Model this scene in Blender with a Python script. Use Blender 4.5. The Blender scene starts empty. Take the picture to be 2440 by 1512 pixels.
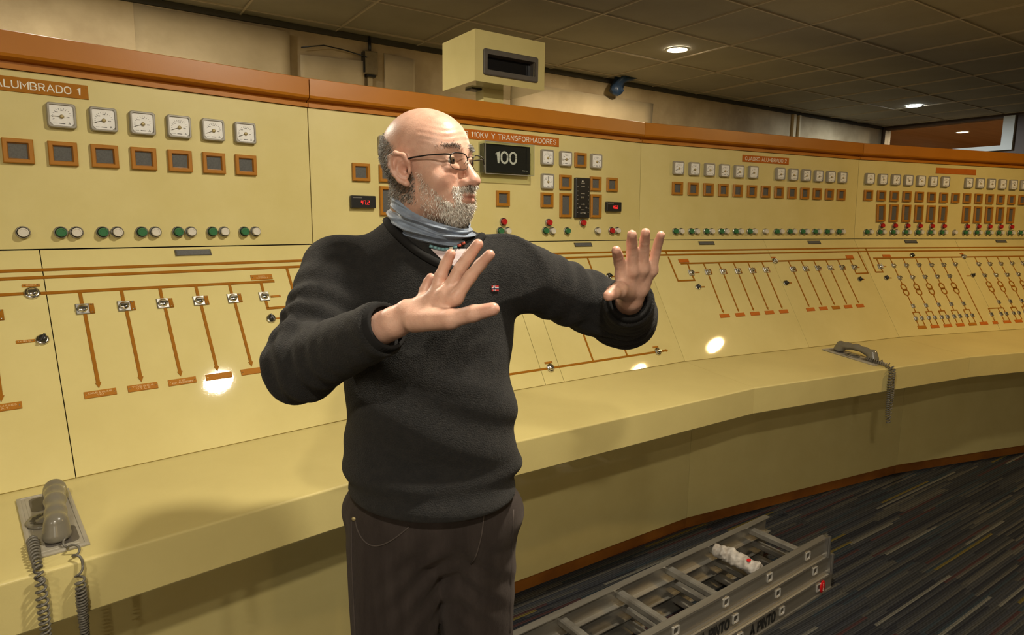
import bpy, bmesh, math, random
import numpy as np
from mathutils import Vector, Matrix, noise as mnoise
random.seed(7)
rng = np.random.default_rng(7)
scene = bpy.context.scene
COL = scene.collection
V = Vector

# ------------------------------------------------------------------ camera
FPX, PITCH, ROLL, CY = 1522.35, 0.14159, 0.011884, -19.39
cd = bpy.data.cameras.new('camera'); cam = bpy.data.objects.new('camera', cd); COL.objects.link(cam)
cd.sensor_width = 36.0; cd.lens = FPX * 36.0 / 2440.0
cd.shift_y = CY / 2440.0
cd.clip_start = 0.05
cp, sp, cr, sr = math.cos(PITCH), math.sin(PITCH), math.cos(ROLL), math.sin(ROLL)
r0 = V((1, 0, 0)); u0 = V((0, sp, cp)); fw = V((0, cp, -sp))
cx = r0 * cr + u0 * sr; cyv = u0 * cr - r0 * sr; cz = -fw
cam.matrix_world = Matrix(((cx.x, cyv.x, cz.x, 0), (cx.y, cyv.y, cz.y, 0), (cx.z, cyv.z, cz.z, 1.5), (0, 0, 0, 1)))
scene.camera = cam

# ------------------------------------------------------------------ world, exposure
w = bpy.data.worlds.new('world'); scene.world = w; w.use_nodes = True
w.node_tree.nodes['Background'].inputs[0].default_value = (0.9, 0.8, 0.65, 1)
w.node_tree.nodes['Background'].inputs[1].default_value = 0.02
vs = scene.view_settings
vs.view_transform = 'Standard'; vs.look = 'None'; vs.gamma = 1.0; vs.use_curve_mapping = False
vs.exposure = 0.24
# ceiling downlights and added fill lamps: x, y, watts, colour (z is the ceiling)
WARM = (1.0, 0.69, 0.31); NEUT = (1.0, 0.90, 0.72); COOL = (0.86, 0.95, 1.0)
LAMPS = [
    (1.20, 4.95, 40, (1.0, 0.84, 0.6), 'warm white round ceiling downlight above the wall behind the console'),
    (4.31, 7.14, 30, COOL, 'cool white round ceiling downlight near the end window'),
    (0.51, 1.28, 38, NEUT, 'ceiling downlight above the man'),
    (3.72, 2.79, 31, WARM, 'ceiling downlight over the right part of the room'),
    (0.05, -0.95, 44, NEUT, 'unseen downlight added as fill just behind the camera'),  # added fill, placed so the man's shadow falls behind him
    (-1.60, -2.80, 46, NEUT, 'unseen downlight added as fill behind the camera on the left'),  # unseen fill lamp, added to light the left section from the front
    (0.70, -3.60, 42, NEUT, 'unseen downlight added as low frontal fill far behind the camera'),  # added far back so its light reaches under the counter
    (2.60, -3.30, 18, WARM, 'unseen downlight added as warm fill behind the camera on the right'),  # unseen warm fill added for the right-hand sections
    (-1.90, 2.76, 46, NEUT, 'ceiling downlight above the left end of the console'),
]
CEIL = 2.75

# ------------------------------------------------------------------ helpers
def link(name, me, mat=None, parent=None, loc=None, rot=None):
    o = bpy.data.objects.new(name, me); COL.objects.link(o)
    if mat is not None and me is not None and not me.materials:
        for m in (mat if isinstance(mat, (list, tuple)) else [mat]): me.materials.append(m)
    if parent is not None: o.parent = parent
    if loc is not None: o.location = loc
    if rot is not None: o.rotation_euler = rot
    return o
def tag(o, label=None, cat=None, group=None, kind=None):
    if label: o['label'] = label
    if cat: o['category'] = cat
    if group: o['group'] = group
    if kind: o['kind'] = kind
    return o
def empty(name, loc=(0, 0, 0), rz=0.0):
    o = bpy.data.objects.new(name, None); COL.objects.link(o); o.location = loc; o.rotation_euler = (0, 0, rz)
    o.empty_display_size = 0.1
    return o
def mesh(name, verts, faces, smooth=False, mi=None):
    me = bpy.data.meshes.new(name); me.from_pydata([tuple(v) for v in verts], [], faces); me.update()
    if mi is not None: me.polygons.foreach_set('material_index', mi)
    if smooth: me.polygons.foreach_set('use_smooth', [True] * len(me.polygons))
    return me
class MB:
    """collects shapes into one mesh"""
    def __init__(s): s.v = []; s.f = []; s.m = []; s.s = []
    def add(s, verts, faces, mi=0, smooth=False):
        b = len(s.v); s.v += [tuple(v) for v in verts]
        for f in faces: s.f.append([b + i for i in f]); s.m.append(mi); s.s.append(smooth)
        return s
    def box(s, x0, x1, y0, y1, z0, z1, mi=0, M=None):
        v = [V((x, y, z)) for z in (z0, z1) for y in (y0, y1) for x in (x0, x1)]
        if M is not None: v = [M @ a for a in v]
        return s.add(v, [(0, 2, 3, 1), (4, 5, 7, 6), (0, 1, 5, 4), (2, 6, 7, 3), (0, 4, 6, 2), (1, 3, 7, 5)], mi)
    def bbox(s, x0, x1, y0, y1, z0, z1, b, mi=0):
        """box whose top (z1) edges are chamfered"""
        v = [(x, y, z0) for x, y in ((x0, y0), (x1, y0), (x1, y1), (x0, y1))] + [(x, y, z1 - b) for x, y in ((x0, y0), (x1, y0), (x1, y1), (x0, y1))] + \
            [(x, y, z1) for x, y in ((x0 + b, y0 + b), (x1 - b, y0 + b), (x1 - b, y1 - b), (x0 + b, y1 - b))]
        f = [(3, 2, 1, 0), (8, 9, 10, 11)]
        for k in (0, 4):
            for i in range(4): j = (i + 1) % 4; f.append((k + i, k + j, k + 4 + j, k + 4 + i))
        return s.add(v, f, mi)
    def loop_stack(s, loops, mi=0, cap0=True, cap1=True, smooth=False, close=True):
        n = len(loops[0]); v = [p for L in loops for p in L]; f = []
        for k in range(len(loops) - 1):
            for i in range(n if close else n - 1):
                j = (i + 1) % n; f.append((k * n + i, k * n + j, (k + 1) * n + j, (k + 1) * n + i))
        if cap0: f.append(tuple(range(n - 1, -1, -1)))
        if cap1: f.append(tuple((len(loops) - 1) * n + i for i in range(n)))
        return s.add(v, f, mi, smooth)
    def cyl(s, c, r, z0, z1, n=16, mi=0, r1=None, smooth=True):
        r1 = r if r1 is None else r1
        L = [[(c[0] + rr * math.cos(2 * math.pi * i / n), c[1] + rr * math.sin(2 * math.pi * i / n), z) for i in range(n)] for rr, z in ((r, z0), (r1, z1))]
        return s.loop_stack(L, mi)
    def lathe(s, c, prof, n=16, mi=0, smooth=False):
        L = [[(c[0] + r * math.cos(2 * math.pi * i / n), c[1] + r * math.sin(2 * math.pi * i / n), z) for i in range(n)] for r, z in prof]
        return s.loop_stack(L, mi, smooth=smooth)
    def tube(s, pts, r, n=6, mi=0, caps=True, smooth=True):
        pts = [V(p) for p in pts]; rad = r if isinstance(r, (list, tuple)) else [r] * len(pts)
        up = None; L = []
        for i, p in enumerate(pts):
            d = (pts[min(i + 1, len(pts) - 1)] - pts[max(i - 1, 0)]).normalized()
            if up is None:
                up = d.orthogonal().normalized()
            up = (up - d * up.dot(d)).normalized(); sd = d.cross(up)
            L.append([p + up * (rad[i] * math.cos(2 * math.pi * k / n)) + sd * (rad[i] * math.sin(2 * math.pi * k / n)) for k in range(n)])
        return s.loop_stack(L, mi, caps, caps, smooth)
    def me(s, name):
        m = bpy.data.meshes.new(name); m.from_pydata(s.v, [], s.f); m.update()
        m.polygons.foreach_set('material_index', s.m); m.polygons.foreach_set('use_smooth', s.s)
        return m
    def build(s, name, mat, parent=None, loc=None, rot=None): return link(name, s.me(name), mat, parent, loc, rot)
def rrect(w, h, r, z, n=4, cx=0, cy=0):
    L = []
    for (sx, sy, a0) in ((1, 1, 0), (-1, 1, 90), (-1, -1, 180), (1, -1, 270)):
        for k in range(n + 1):
            a = math.radians(a0 + 90 * k / n); L.append((cx + sx * (w / 2 - r) + r * math.cos(a), cy + sy * (h / 2 - r) + r * math.sin(a), z))
    return L

# ------------------------------------------------------------------ materials
def mat(name, col, rough=0.5, metal=0.0, spec=0.5, var=None, vscale=8.0, bump=0.0, bscale=60.0, coat=0.0, detail=6.0, attr=None, coords='Object', emit=None, estr=0.0, sub=0.0, stretch=None):
    m = bpy.data.materials.new(name); m.use_nodes = True; nt = m.node_tree; b = nt.nodes['Principled BSDF']
    b.inputs['Base Color'].default_value = (*col, 1); b.inputs['Roughness'].default_value = rough; b.inputs['Metallic'].default_value = metal
    b.inputs['Specular IOR Level'].default_value = spec
    if coat: b.inputs['Coat Weight'].default_value = coat; b.inputs['Coat Roughness'].default_value = 0.15
    if sub: b.inputs['Subsurface Weight'].default_value = sub; b.inputs['Subsurface Radius'].default_value = (1, .35, .2); b.inputs['Subsurface Scale'].default_value = .006
    tc = nt.nodes.new('ShaderNodeTexCoord'); src = tc.outputs[coords]
    if stretch:
        mp = nt.nodes.new('ShaderNodeMapping'); mp.inputs['Scale'].default_value = stretch; nt.links.new(src, mp.inputs[0]); src = mp.outputs[0]
    last = None
    if attr:
        a = nt.nodes.new('ShaderNodeVertexColor'); a.layer_name = attr; last = a.outputs[0]
        nt.links.new(last, b.inputs['Base Color'])
    if var:
        n = nt.nodes.new('ShaderNodeTexNoise'); n.inputs['Scale'].default_value = vscale; n.inputs['Detail'].default_value = detail; n.inputs['Roughness'].default_value = .6
        nt.links.new(src, n.inputs['Vector'])
        rmp = nt.nodes.new('ShaderNodeValToRGB'); rmp.color_ramp.elements[0].position = .35; rmp.color_ramp.elements[1].position = .68
        nt.links.new(n.outputs['Fac'], rmp.inputs[0])
        mx = nt.nodes.new('ShaderNodeMix'); mx.data_type = 'RGBA'
        mx.inputs[6].default_value = (*col, 1); mx.inputs[7].default_value = (*var, 1)
        if last is not None:
            mx.blend_type = 'MULTIPLY'; mx.inputs[0].default_value = 1.0
            rmp.color_ramp.elements[0].color = (1, 1, 1, 1); rmp.color_ramp.elements[1].color = (*var, 1)
            nt.links.new(last, mx.inputs[6]); nt.links.new(rmp.outputs[0], mx.inputs[7])
        else: nt.links.new(rmp.outputs[0], mx.inputs[0])
        nt.links.new(mx.outputs[2], b.inputs['Base Color'])
    if bump:
        n2 = nt.nodes.new('ShaderNodeTexNoise'); n2.inputs['Scale'].default_value = bscale; n2.inputs['Detail'].default_value = 4
        nt.links.new(src, n2.inputs['Vector'])
        bp = nt.nodes.new('ShaderNodeBump'); bp.inputs['Strength'].default_value = bump; bp.inputs['Distance'].default_value = .004
        nt.links.new(n2.outputs['Fac'], bp.inputs['Height']); nt.links.new(bp.outputs[0], b.inputs['Normal'])
    if emit: b.inputs['Emission Color'].default_value = (*emit, 1); b.inputs['Emission Strength'].default_value = estr
    return m
CREAM = (0.63, 0.54, 0.24)
M = {}
M['cream'] = mat('cream_enamel', CREAM, .035, spec=.45, var=(.575, .485, .205), vscale=3.5, bump=.010, bscale=150)
M['cream_top'] = mat('cream_laminate', (.615, .52, .22), .34, spec=.5, var=(.55, .46, .19), vscale=2.6, bump=.04, bscale=160)
M['panel'] = mat('cream_panel_enamel', CREAM, .42, spec=.4, var=(.575, .485, .195), vscale=3.5, bump=.03, bscale=220)
M['orange'] = mat('orange_enamel', (.43, .155, .010), .36, var=(.385, .135, .008), vscale=4, bump=.03, bscale=200)
M['mimic'] = mat('mimic_brown', (.30, .115, .006), .65, spec=.12, var=(.26, .098, .005), vscale=30)
M['plinth'] = mat('plinth_brown', (.24, .085, .010), .5, var=(.17, .055, .007), vscale=6)
M['frame'] = mat('window_frame_ochre', (.37, .15, .012), .35)
M['plate'] = mat('engraved_plate_ochre', (.37, .145, .010), .6, spec=.15, var=(.33, .125, .009), vscale=25)
M['pl_orange'] = mat('engraved_plate_orange', (.46, .13, .014), .6, spec=.15, var=(.41, .11, .012), vscale=18)
M['letter'] = mat('engraved_letter_white', (.75, .72, .62), .5)
M['letter2'] = mat('engraved_letter_ochre', (.62, .45, .22), .5)
M['digit'] = mat('display_digit', (.62, .60, .56), .5)
M['top_grey'] = mat('grey_unseen_top', (.20, .185, .16), .8, var=(.15, .14, .12), vscale=5)  # unseen top coloured dark neutral so it bounces no orange onto the ceiling
M['pane'] = mat('smoked_pane', (.085, .085, .082), .28, var=(.12, .12, .115), vscale=260)
M['dark'] = mat('dark_gap', (.018, .016, .012), .8)
M['casing'] = mat('gauge_case', (.34, .32, .28), .35, metal=.3)
M['dial'] = mat('gauge_dial', (.80, .79, .77), .35, var=(.74, .73, .70), vscale=60)
M['ink'] = mat('dial_ink', (.05, .045, .04), .5)
M['hub'] = mat('gauge_hub', (.42, .34, .17), .35, metal=.4)
M['chrome'] = mat('chrome', (.62, .61, .58), .16, metal=1.0)
M['steel'] = mat('dull_steel', (.42, .41, .39), .32, metal=.9)
M['green'] = mat('green_cap', (.035, .15, .06), .35)
M['red'] = mat('red_cap', (.42, .015, .015), .3)
M['white'] = mat('white_cap', (.62, .58, .50), .35)
M['black'] = mat('black_plastic', (.014, .014, .014), .35)
M['blackrub'] = mat('black_glass', (.01, .01, .011), .08)
M['led'] = mat('red_led', (.5, .01, .01), .5, emit=(1, .02, .02), estr=1.3)
M['phone'] = mat('grey_bakelite', (.17, .155, .12), .22, spec=.5, var=(.145, .13, .10), vscale=12)
M['phonef'] = mat('phone_tray', (.34, .31, .25), .42, var=(.30, .27, .21), vscale=20)
M['bezel'] = mat('dark_bezel', (.10, .088, .075), .4, var=(.08, .07, .06), vscale=30)
M['cord'] = mat('grey_cord', (.115, .105, .085), .4)
M['alu'] = mat('aluminium', (.40, .38, .335), .33, metal=.68, var=(.27, .25, .215), vscale=7, bump=.06, bscale=90, stretch=(.2, 3, 3))
M['alu_bright'] = mat('bright_aluminium', (.66, .64, .60), .28, metal=.6)
M['wall'] = mat('stained_plaster', (.54, .43, .265), .85, var=(.30, .22, .12), vscale=1.6, bump=.12, bscale=9, detail=8)
M['sheet'] = mat('loose_wall_sheet', (.57, .46, .29), .8, var=(.42, .33, .195), vscale=2.2, bump=.1, bscale=14)
M['tile'] = mat('ceiling_tile', (.33, .305, .235), .9, var=(.26, .24, .185), vscale=1.1, bump=.10, bscale=90)
M['bar'] = mat('ceiling_grid_bar', (.45, .39, .29), .6)
M['void'] = mat('ceiling_void', (.05, .045, .035), .9)
M['roomwall'] = mat('painted_wall', (.50, .43, .31), .8, var=(.45, .38, .27), vscale=1.0)
M['brown'] = mat('brown_wood_ceiling', (.34, .20, .10), .5, var=(.26, .145, .07), vscale=3, stretch=(.3, 4, 1))
M['whitef'] = mat('grey_white_frame', (.60, .62, .58), .5)
M['brownwall'] = mat('brown_panel_wall', (.085, .05, .028), .55, var=(.06, .035, .02), vscale=4)
M['nextfloor'] = mat('beige_floor', (.50, .40, .28), .6, var=(.45, .35, .24), vscale=2)
M['ebox'] = mat('aged_box_plastic', (.22, .17, .09), .6, var=(.16, .12, .06), vscale=12)
M['blue'] = mat('blue_plastic', (.025, .055, .12), .35, bump=.3, bscale=40)
def glass_mat(name, tint=(1, 1, 1), gloss=.08, rough=.02):
    m = bpy.data.materials.new(name); m.use_nodes = True; nt = m.node_tree; nt.nodes.remove(nt.nodes['Principled BSDF'])
    t = nt.nodes.new('ShaderNodeBsdfTransparent'); t.inputs[0].default_value = (*tint, 1)
    g = nt.nodes.new('ShaderNodeBsdfGlossy'); g.inputs['Roughness'].default_value = rough
    lw = nt.nodes.new('ShaderNodeLayerWeight'); lw.inputs[0].default_value = .5
    pw = nt.nodes.new('ShaderNodeMath'); pw.operation = 'POWER'; pw.inputs[1].default_value = 4.0; nt.links.new(lw.outputs['Facing'], pw.inputs[0])
    fr = nt.nodes.new('ShaderNodeMath'); fr.operation = 'MULTIPLY_ADD'; fr.inputs[1].default_value = .6; fr.inputs[2].default_value = .03; nt.links.new(pw.outputs[0], fr.inputs[0])
    mx = nt.nodes.new('ShaderNodeMixShader'); nt.links.new(fr.outputs[0], mx.inputs[0]); nt.links.new(t.outputs[0], mx.inputs[1]); nt.links.new(g.outputs[0], mx.inputs[2])
    nt.links.new(mx.outputs[0], nt.nodes['Material Output'].inputs[0])
    return m
M['glass'] = glass_mat('clear_glass', (.93, .95, .93))
M['lens'] = glass_mat('spectacle_lens', (.95, .95, .93))
def carpet_mat():
    m = bpy.data.materials.new('striped_carpet'); m.use_nodes = True; nt = m.node_tree; b = nt.nodes['Principled BSDF']; L = nt.links.new; N = nt.nodes.new
    b.inputs['Roughness'].default_value = .95; b.inputs['Specular IOR Level'].default_value = .1
    tc = N('ShaderNodeTexCoord'); mp = N('ShaderNodeMapping'); mp.inputs['Rotation'].default_value = (0, 0, 0)
    L(tc.outputs['Object'], mp.inputs[0])
    sx = N('ShaderNodeSeparateXYZ'); L(mp.outputs[0], sx.inputs[0])
    def math_(op, a, bb=None, c=None):
        n = N('ShaderNodeMath'); n.operation = op
        for i, x in enumerate((a, bb, c)):
            if x is None: continue
            if isinstance(x, (int, float)): n.inputs[i].default_value = x
            else: L(x, n.inputs[i])
        return n.outputs[0]
    X, Y = sx.outputs[0], sx.outputs[1]
    row = math_('FLOOR', math_('DIVIDE', Y, 0.0115))             # one stripe
    wn = N('ShaderNodeTexWhiteNoise'); wn.noise_dimensions = '1D'; L(math_('MULTIPLY', row, 1.37), wn.inputs['W'])
    off = math_('MULTIPLY', wn.outputs['Value'], 3.0)
    seg = math_('FLOOR', math_('DIVIDE', math_('ADD', X, off), math_('ADD', math_('MULTIPLY', wn.outputs['Value'], .35), .32)))
    w2 = N('ShaderNodeTexWhiteNoise'); w2.noise_dimensions = '2D'; cmb = N('ShaderNodeCombineXYZ'); L(row, cmb.inputs[0]); L(seg, cmb.inputs[1]); L(cmb.outputs[0], w2.inputs['Vector'])
    rp = N('ShaderNodeValToRGB'); rp.color_ramp.interpolation = 'CONSTANT'; els = rp.color_ramp.elements
    pal = [(0, (.022, .023, .025)), (.22, (.030, .031, .033)), (.40, (.015, .016, .020)), (.52, (.042, .041, .037)), (.64, (.025, .027, .032)), (.76, (.038, .019, .019)), (.82, (.056, .053, .046)), (.88, (.020, .027, .033)), (.955, (.085, .066, .018)), (.975, (.095, .092, .078))]
    els[0].color = (*pal[0][1], 1); els[1].position = pal[1][0]; els[1].color = (*pal[1][1], 1)
    for p, c in pal[2:]:
        e = els.new(p); e.color = (*c, 1)
    L(w2.outputs['Value'], rp.inputs[0])
    # loops of the pile along a stripe
    wv = math_('SINE', math_('MULTIPLY', X, 520.0)); wy = math_('SINE', math_('MULTIPLY', Y, 2 * math.pi / 0.0115))
    nz = N('ShaderNodeTexNoise'); nz.inputs['Scale'].default_value = 300; nz.inputs['Detail'].default_value = 2; L(tc.outputs['Object'], nz.inputs['Vector'])
    h = math_('ADD', math_('ADD', math_('MULTIPLY', wv, .35), math_('MULTIPLY', wy, .35)), nz.outputs['Fac'])
    fac = math_('MULTIPLY_ADD', h, .55, .80)
    mx = N('ShaderNodeMix'); mx.data_type = 'RGBA'; mx.blend_type = 'MULTIPLY'; mx.inputs[0].default_value = 1
    L(rp.outputs[0], mx.inputs[6]); cb = N('ShaderNodeCombineColor'); L(fac, cb.inputs[0]); L(fac, cb.inputs[1]); L(fac, cb.inputs[2]); L(cb.outputs[0], mx.inputs[7])
    L(mx.outputs[2], b.inputs['Base Color'])
    bp = N('ShaderNodeBump'); bp.inputs['Strength'].default_value = .6; bp.inputs['Distance'].default_value = .004; L(h, bp.inputs['Height']); L(bp.outputs[0], b.inputs['Normal'])
    return m
M['carpet'] = carpet_mat()
TXT = {}
def arc(cx_, cy_, rx, ry, a0, a1, n=9): return [(cx_ + rx * math.cos(math.radians(a0 + (a1 - a0) * k / n)), cy_ + ry * math.sin(math.radians(a0 + (a1 - a0) * k / n))) for k in range(n + 1)]
GL = {  # width, strokes (engraver's round-ended capitals, height 1)
    'A': (.72, [[(0, 0), (.36, 1), (.72, 0)], [(.12, .32), (.60, .32)]]), 'B': (.6, [[(0, .52), (0, 1), (.32, 1)] + arc(.32, .76, .24, .24, 90, -90) + [(0, .52)], [(0, .52), (.34, .52)] + arc(.34, .26, .26, .26, 90, -90) + [(0, 0), (0, .52)]]),
    'C': (.64, [arc(.34, .66, .30, .34, 30, 180) + arc(.34, .34, .30, .34, 180, 330)]), 'D': (.64, [[(0, 0), (0, 1), (.28, 1)] + arc(.28, .64, .36, .36, 90, 0) + arc(.28, .36, .36, .36, 0, -90) + [(0, 0)]]),
    'E': (.54, [[(.54, 1), (0, 1), (0, 0), (.54, 0)], [(0, .52), (.44, .52)]]), 'F': (.52, [[(.52, 1), (0, 1), (0, 0)], [(0, .52), (.42, .52)]]), 'I': (.06, [[(.03, 0), (.03, 1)]]),
    'G': (.66, [arc(.34, .66, .30, .34, 30, 180) + arc(.34, .34, .30, .34, 180, 330) + [(.62, .46), (.38, .46)]]), 'K': (.62, [[(0, 0), (0, 1)], [(.58, 1), (0, .42)], [(.2, .6), (.62, 0)]]), 'L': (.5, [[(0, 1), (0, 0), (.5, 0)]]),
    'M': (.76, [[(0, 0), (0, 1), (.38, .35), (.76, 1), (.76, 0)]]), 'N': (.64, [[(0, 0), (0, 1), (.64, 0), (.64, 1)]]), 'O': (.66, [arc(.33, .66, .33, .34, 0, 180) + arc(.33, .34, .33, .34, 180, 360) + [(.66, .66)]]),
    'P': (.58, [[(0, 0), (0, 1), (.32, 1)] + arc(.32, .73, .26, .27, 90, -90) + [(0, .46)]]), 'R': (.6, [[(0, 0), (0, 1), (.32, 1)] + arc(.32, .74, .26, .26, 90, -90) + [(0, .48)], [(.32, .48), (.6, 0)]]),
    'S': (.58, [arc(.29, .75, .26, .25, 25, 250) + arc(.29, .26, .29, .26, 70, -155)]), 'T': (.62, [[(0, 1), (.62, 1)], [(.31, 1), (.31, 0)]]), 'U': (.62, [[(0, 1), (0, .32)] + arc(.31, .31, .31, .31, 180, 360) + [(.62, 1)]]),
    'V': (.66, [[(0, 1), (.33, 0), (.66, 1)]]), 'X': (.6, [[(0, 0), (.6, 1)], [(0, 1), (.6, 0)]]), 'Y': (.66, [[(0, 1), (.33, .48), (.66, 1)], [(.33, .48), (.33, 0)]]), 'Z': (.58, [[(0, 1), (.58, 1), (0, 0), (.58, 0)]]),
    '0': (.58, [arc(.29, .66, .29, .34, 0, 180) + arc(.29, .34, .29, .34, 180, 360) + [(.58, .66)]]), '1': (.26, [[(0, .76), (.22, 1), (.22, 0)]]), '2': (.56, [arc(.28, .72, .27, .28, 165, -30) + [(0, 0), (.56, 0)]]),
    '3': (.56, [arc(.27, .76, .25, .24, 150, -80) + arc(.27, .27, .29, .27, 85, -150)]), '5': (.56, [[(.5, 1), (.08, 1), (.04, .55)] + arc(.27, .32, .29, .32, 120, -150)]), '8': (.56, [arc(.28, .76, .24, .24, -90, 270), arc(.28, .26, .28, .26, 90, 450)]), '.': (.08, [[(.02, 0), (.06, 0)]])}
def text_me(body, w, h, m, weight=.075):
    """engraved stroke lettering, centred, scaled to w x h"""
    key = (body, round(w, 4), round(h, 4), m)
    if key in TXT: return TXT[key]
    rows = body.split('\n'); lay = []; widest = 0
    for r_ in rows:
        x = 0; st = []
        for ch in r_:
            if ch == ' ': x += .5; continue
            wd, ss = GL[ch]; st += [[(x + px, py) for px, py in s_] for s_ in ss]; x += wd + .24
        lay.append((st, x - .24)); widest = max(widest, x - .24)
    nr = len(rows); lh = h / (nr + .55 * (nr - 1)); sx_ = w / widest; t = lh * weight; mb = MB()
    for k, (st, wd) in enumerate(lay):
        y0 = h / 2 - lh - k * lh * 1.55; x0 = -wd * sx_ / 2
        for s_ in st:
            P_ = [V((x0 + px * sx_, y0 + py * lh, 0)) for px, py in s_]; L, R_ = [], []
            for i, p_ in enumerate(P_):
                d = (P_[min(i + 1, len(P_) - 1)] - P_[max(i - 1, 0)])
                if d.length < 1e-9: d = V((1, 0, 0))
                d.normalize(); nn = V((-d.y, d.x, 0))
                if 0 < i < len(P_) - 1:
                    d1 = (P_[i] - P_[i - 1]); c = abs(d1.normalized().dot(d)) if d1.length > 1e-9 else 1; nn = nn / max(c, .45)
                e = d * t * (-1 if i == 0 else 1 if i == len(P_) - 1 else 0) * .6
                L.append(p_ + nn * t + e); R_.append(p_ - nn * t + e)
            for i in range(len(P_) - 1): mb.add([R_[i], R_[i + 1], L[i + 1], L[i]], [(0, 1, 2, 3)])
    me = mb.me('lettering'); me.materials.append(M[m]); TXT[key] = me
    return me
# ------------------------------------------------------------------ room (axes turned 34 degrees from the camera's)
RA = math.radians(34.0); E1 = V((math.cos(RA), math.sin(RA), 0)); E2 = V((-math.sin(RA), math.cos(RA), 0))
RM = Matrix.Rotation(RA, 4, 'Z')
def rw(a, b, z=0): return E1 * a + E2 * b + V((0, 0, z))
X0, X1, Y0, Y1 = -4.0, 8.9, -4.5, 4.5
def room_mesh(name, boxes, mt, parent=None):
    mb = MB()
    for bx in boxes: mb.box(*bx)
    o = mb.build(name, mt, parent); o.rotation_euler = (0, 0, 0 if parent else RA)
    return o
fl = room_mesh('floor', [(X0 - .2, X1 + .2, Y0 - .2, Y1 + .2, -.1, 0)], M['carpet']); tag(fl, kind='structure')
wb = room_mesh('wall_back', [(X0 - .2, X1 + .2, Y1, Y1 + .15, 0, CEIL + .1)], M['wall']); tag(wb, kind='structure')
wl = room_mesh('wall_left', [(X0 - .2, X0, Y0, Y1, 0, CEIL + .1)], M['roomwall']); tag(wl, kind='structure')
wf = room_mesh('wall_front', [(X0 - .2, X1 + .2, Y0 - .2, Y0, 0, CEIL + .1)], M['roomwall']); tag(wf, kind='structure')
# end wall with the opening of the window
WY0, WY1, WZ0, WZ1 = 3.02, 4.46, 2.34, 2.72
we = room_mesh('wall_right', [(X1, X1 + .15, Y0, WY0, 0, CEIL + .1), (X1, X1 + .15, WY1, Y1, 0, CEIL + .1), (X1, X1 + .15, WY0, WY1, 0, WZ0), (X1, X1 + .15, WY0, WY1, WZ1, CEIL + .1)], M['brownwall']); tag(we, kind='structure')
# window in the end wall
wi = empty('window_1', rw(X1, 0), RA); tag(wi, kind='structure')
MB().box(-.04, .10, WY0, WY0 + .11, WZ0, WZ1).build('window_jamb', M['whitef'], wi)
MB().box(-.04, .10, WY1 - .03, WY1, WZ0, WZ1).build('window_jamb', M['brownwall'], wi)
MB().box(-.04, .10, WY0 + .11, WY1 - .03, WZ0, WZ0 + .055).build('window_sill', M['whitef'], wi)
MB().box(-.03, .10, WY0 + .11, WY1 - .03, WZ1 - .02, WZ1).build('window_head', M['brownwall'], wi)
MB().box(.03, .036, WY0 + .11, WY1 - .03, WZ0 + .055, WZ1 - .02).build('pane', M['glass'], wi)
# next room behind the window
nr = room_mesh('ceiling_next_room', [(X1 + .15, X1 + 6, 1.0, 8.5, CEIL, CEIL + .05)], M['brown']); tag(nr, kind='structure')
nw = room_mesh('wall_next_room', [(X1 + 5.9, X1 + 6, 1.0, 8.5, 0, CEIL), (X1 + .15, X1 + 6, 8.4, 8.5, 0, CEIL), (X1 + .15, X1 + 6, 1.0, 1.1, 0, CEIL)], M['orange']); tag(nw, kind='structure')
nf = room_mesh('floor_next_room', [(X1 + .15, X1 + 6, 1.0, 8.5, -.1, 0)], M['nextfloor']); tag(nf, kind='structure')

# ceiling: void slab, bars and tiles
ce = room_mesh('ceiling', [(X0 - .2, X1 + .2, Y0 - .2, Y1 + .2, CEIL + .09, CEIL + .14)], M['void']); tag(ce, kind='structure')
TS = 0.61
anch = (V((1.36, 3.113, 0)) * (1.25 / .9)); ax, ay = anch.dot(E1), anch.dot(E2)
tile_me = MB().bbox(-TS / 2 + .004, TS / 2 - .004, -TS / 2 + .004, TS / 2 - .004, -.014, 0, .003)
tv = [(x, y, -z) for x, y, z in tile_me.v]
tme = mesh('ceiling_tile', tv, [f[::-1] for f in tile_me.f]); tme.materials.append(M['tile'])
gx = [ax + TS * k for k in range(-20, 20) if X0 < ax + TS * k < X1]; gy = [ay + TS * k for k in range(-20, 20) if Y0 < ay + TS * k < Y1]
bx_ = mesh('bar_long', MB().box(X0, X1, -.006, .006, CEIL - .004, CEIL + .02).v, MB().box(0, 1, 0, 1, 0, 1).f); bx_.materials.append(M['bar'])
by_ = mesh('bar_cross', MB().box(-.006, .006, Y0, Y1, CEIL - .005, CEIL + .02).v, MB().box(0, 1, 0, 1, 0, 1).f); by_.materials.append(M['bar'])
for y in gy: link('grid_bar', bx_, None, ce, (0, y, 0))
for x in gx: link('grid_bar', by_, None, ce, (x, 0, 0))
cells = []
fx = [gx[0] - TS] + gx; fy = [gy[0] - TS] + gy
rest = MB()
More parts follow.
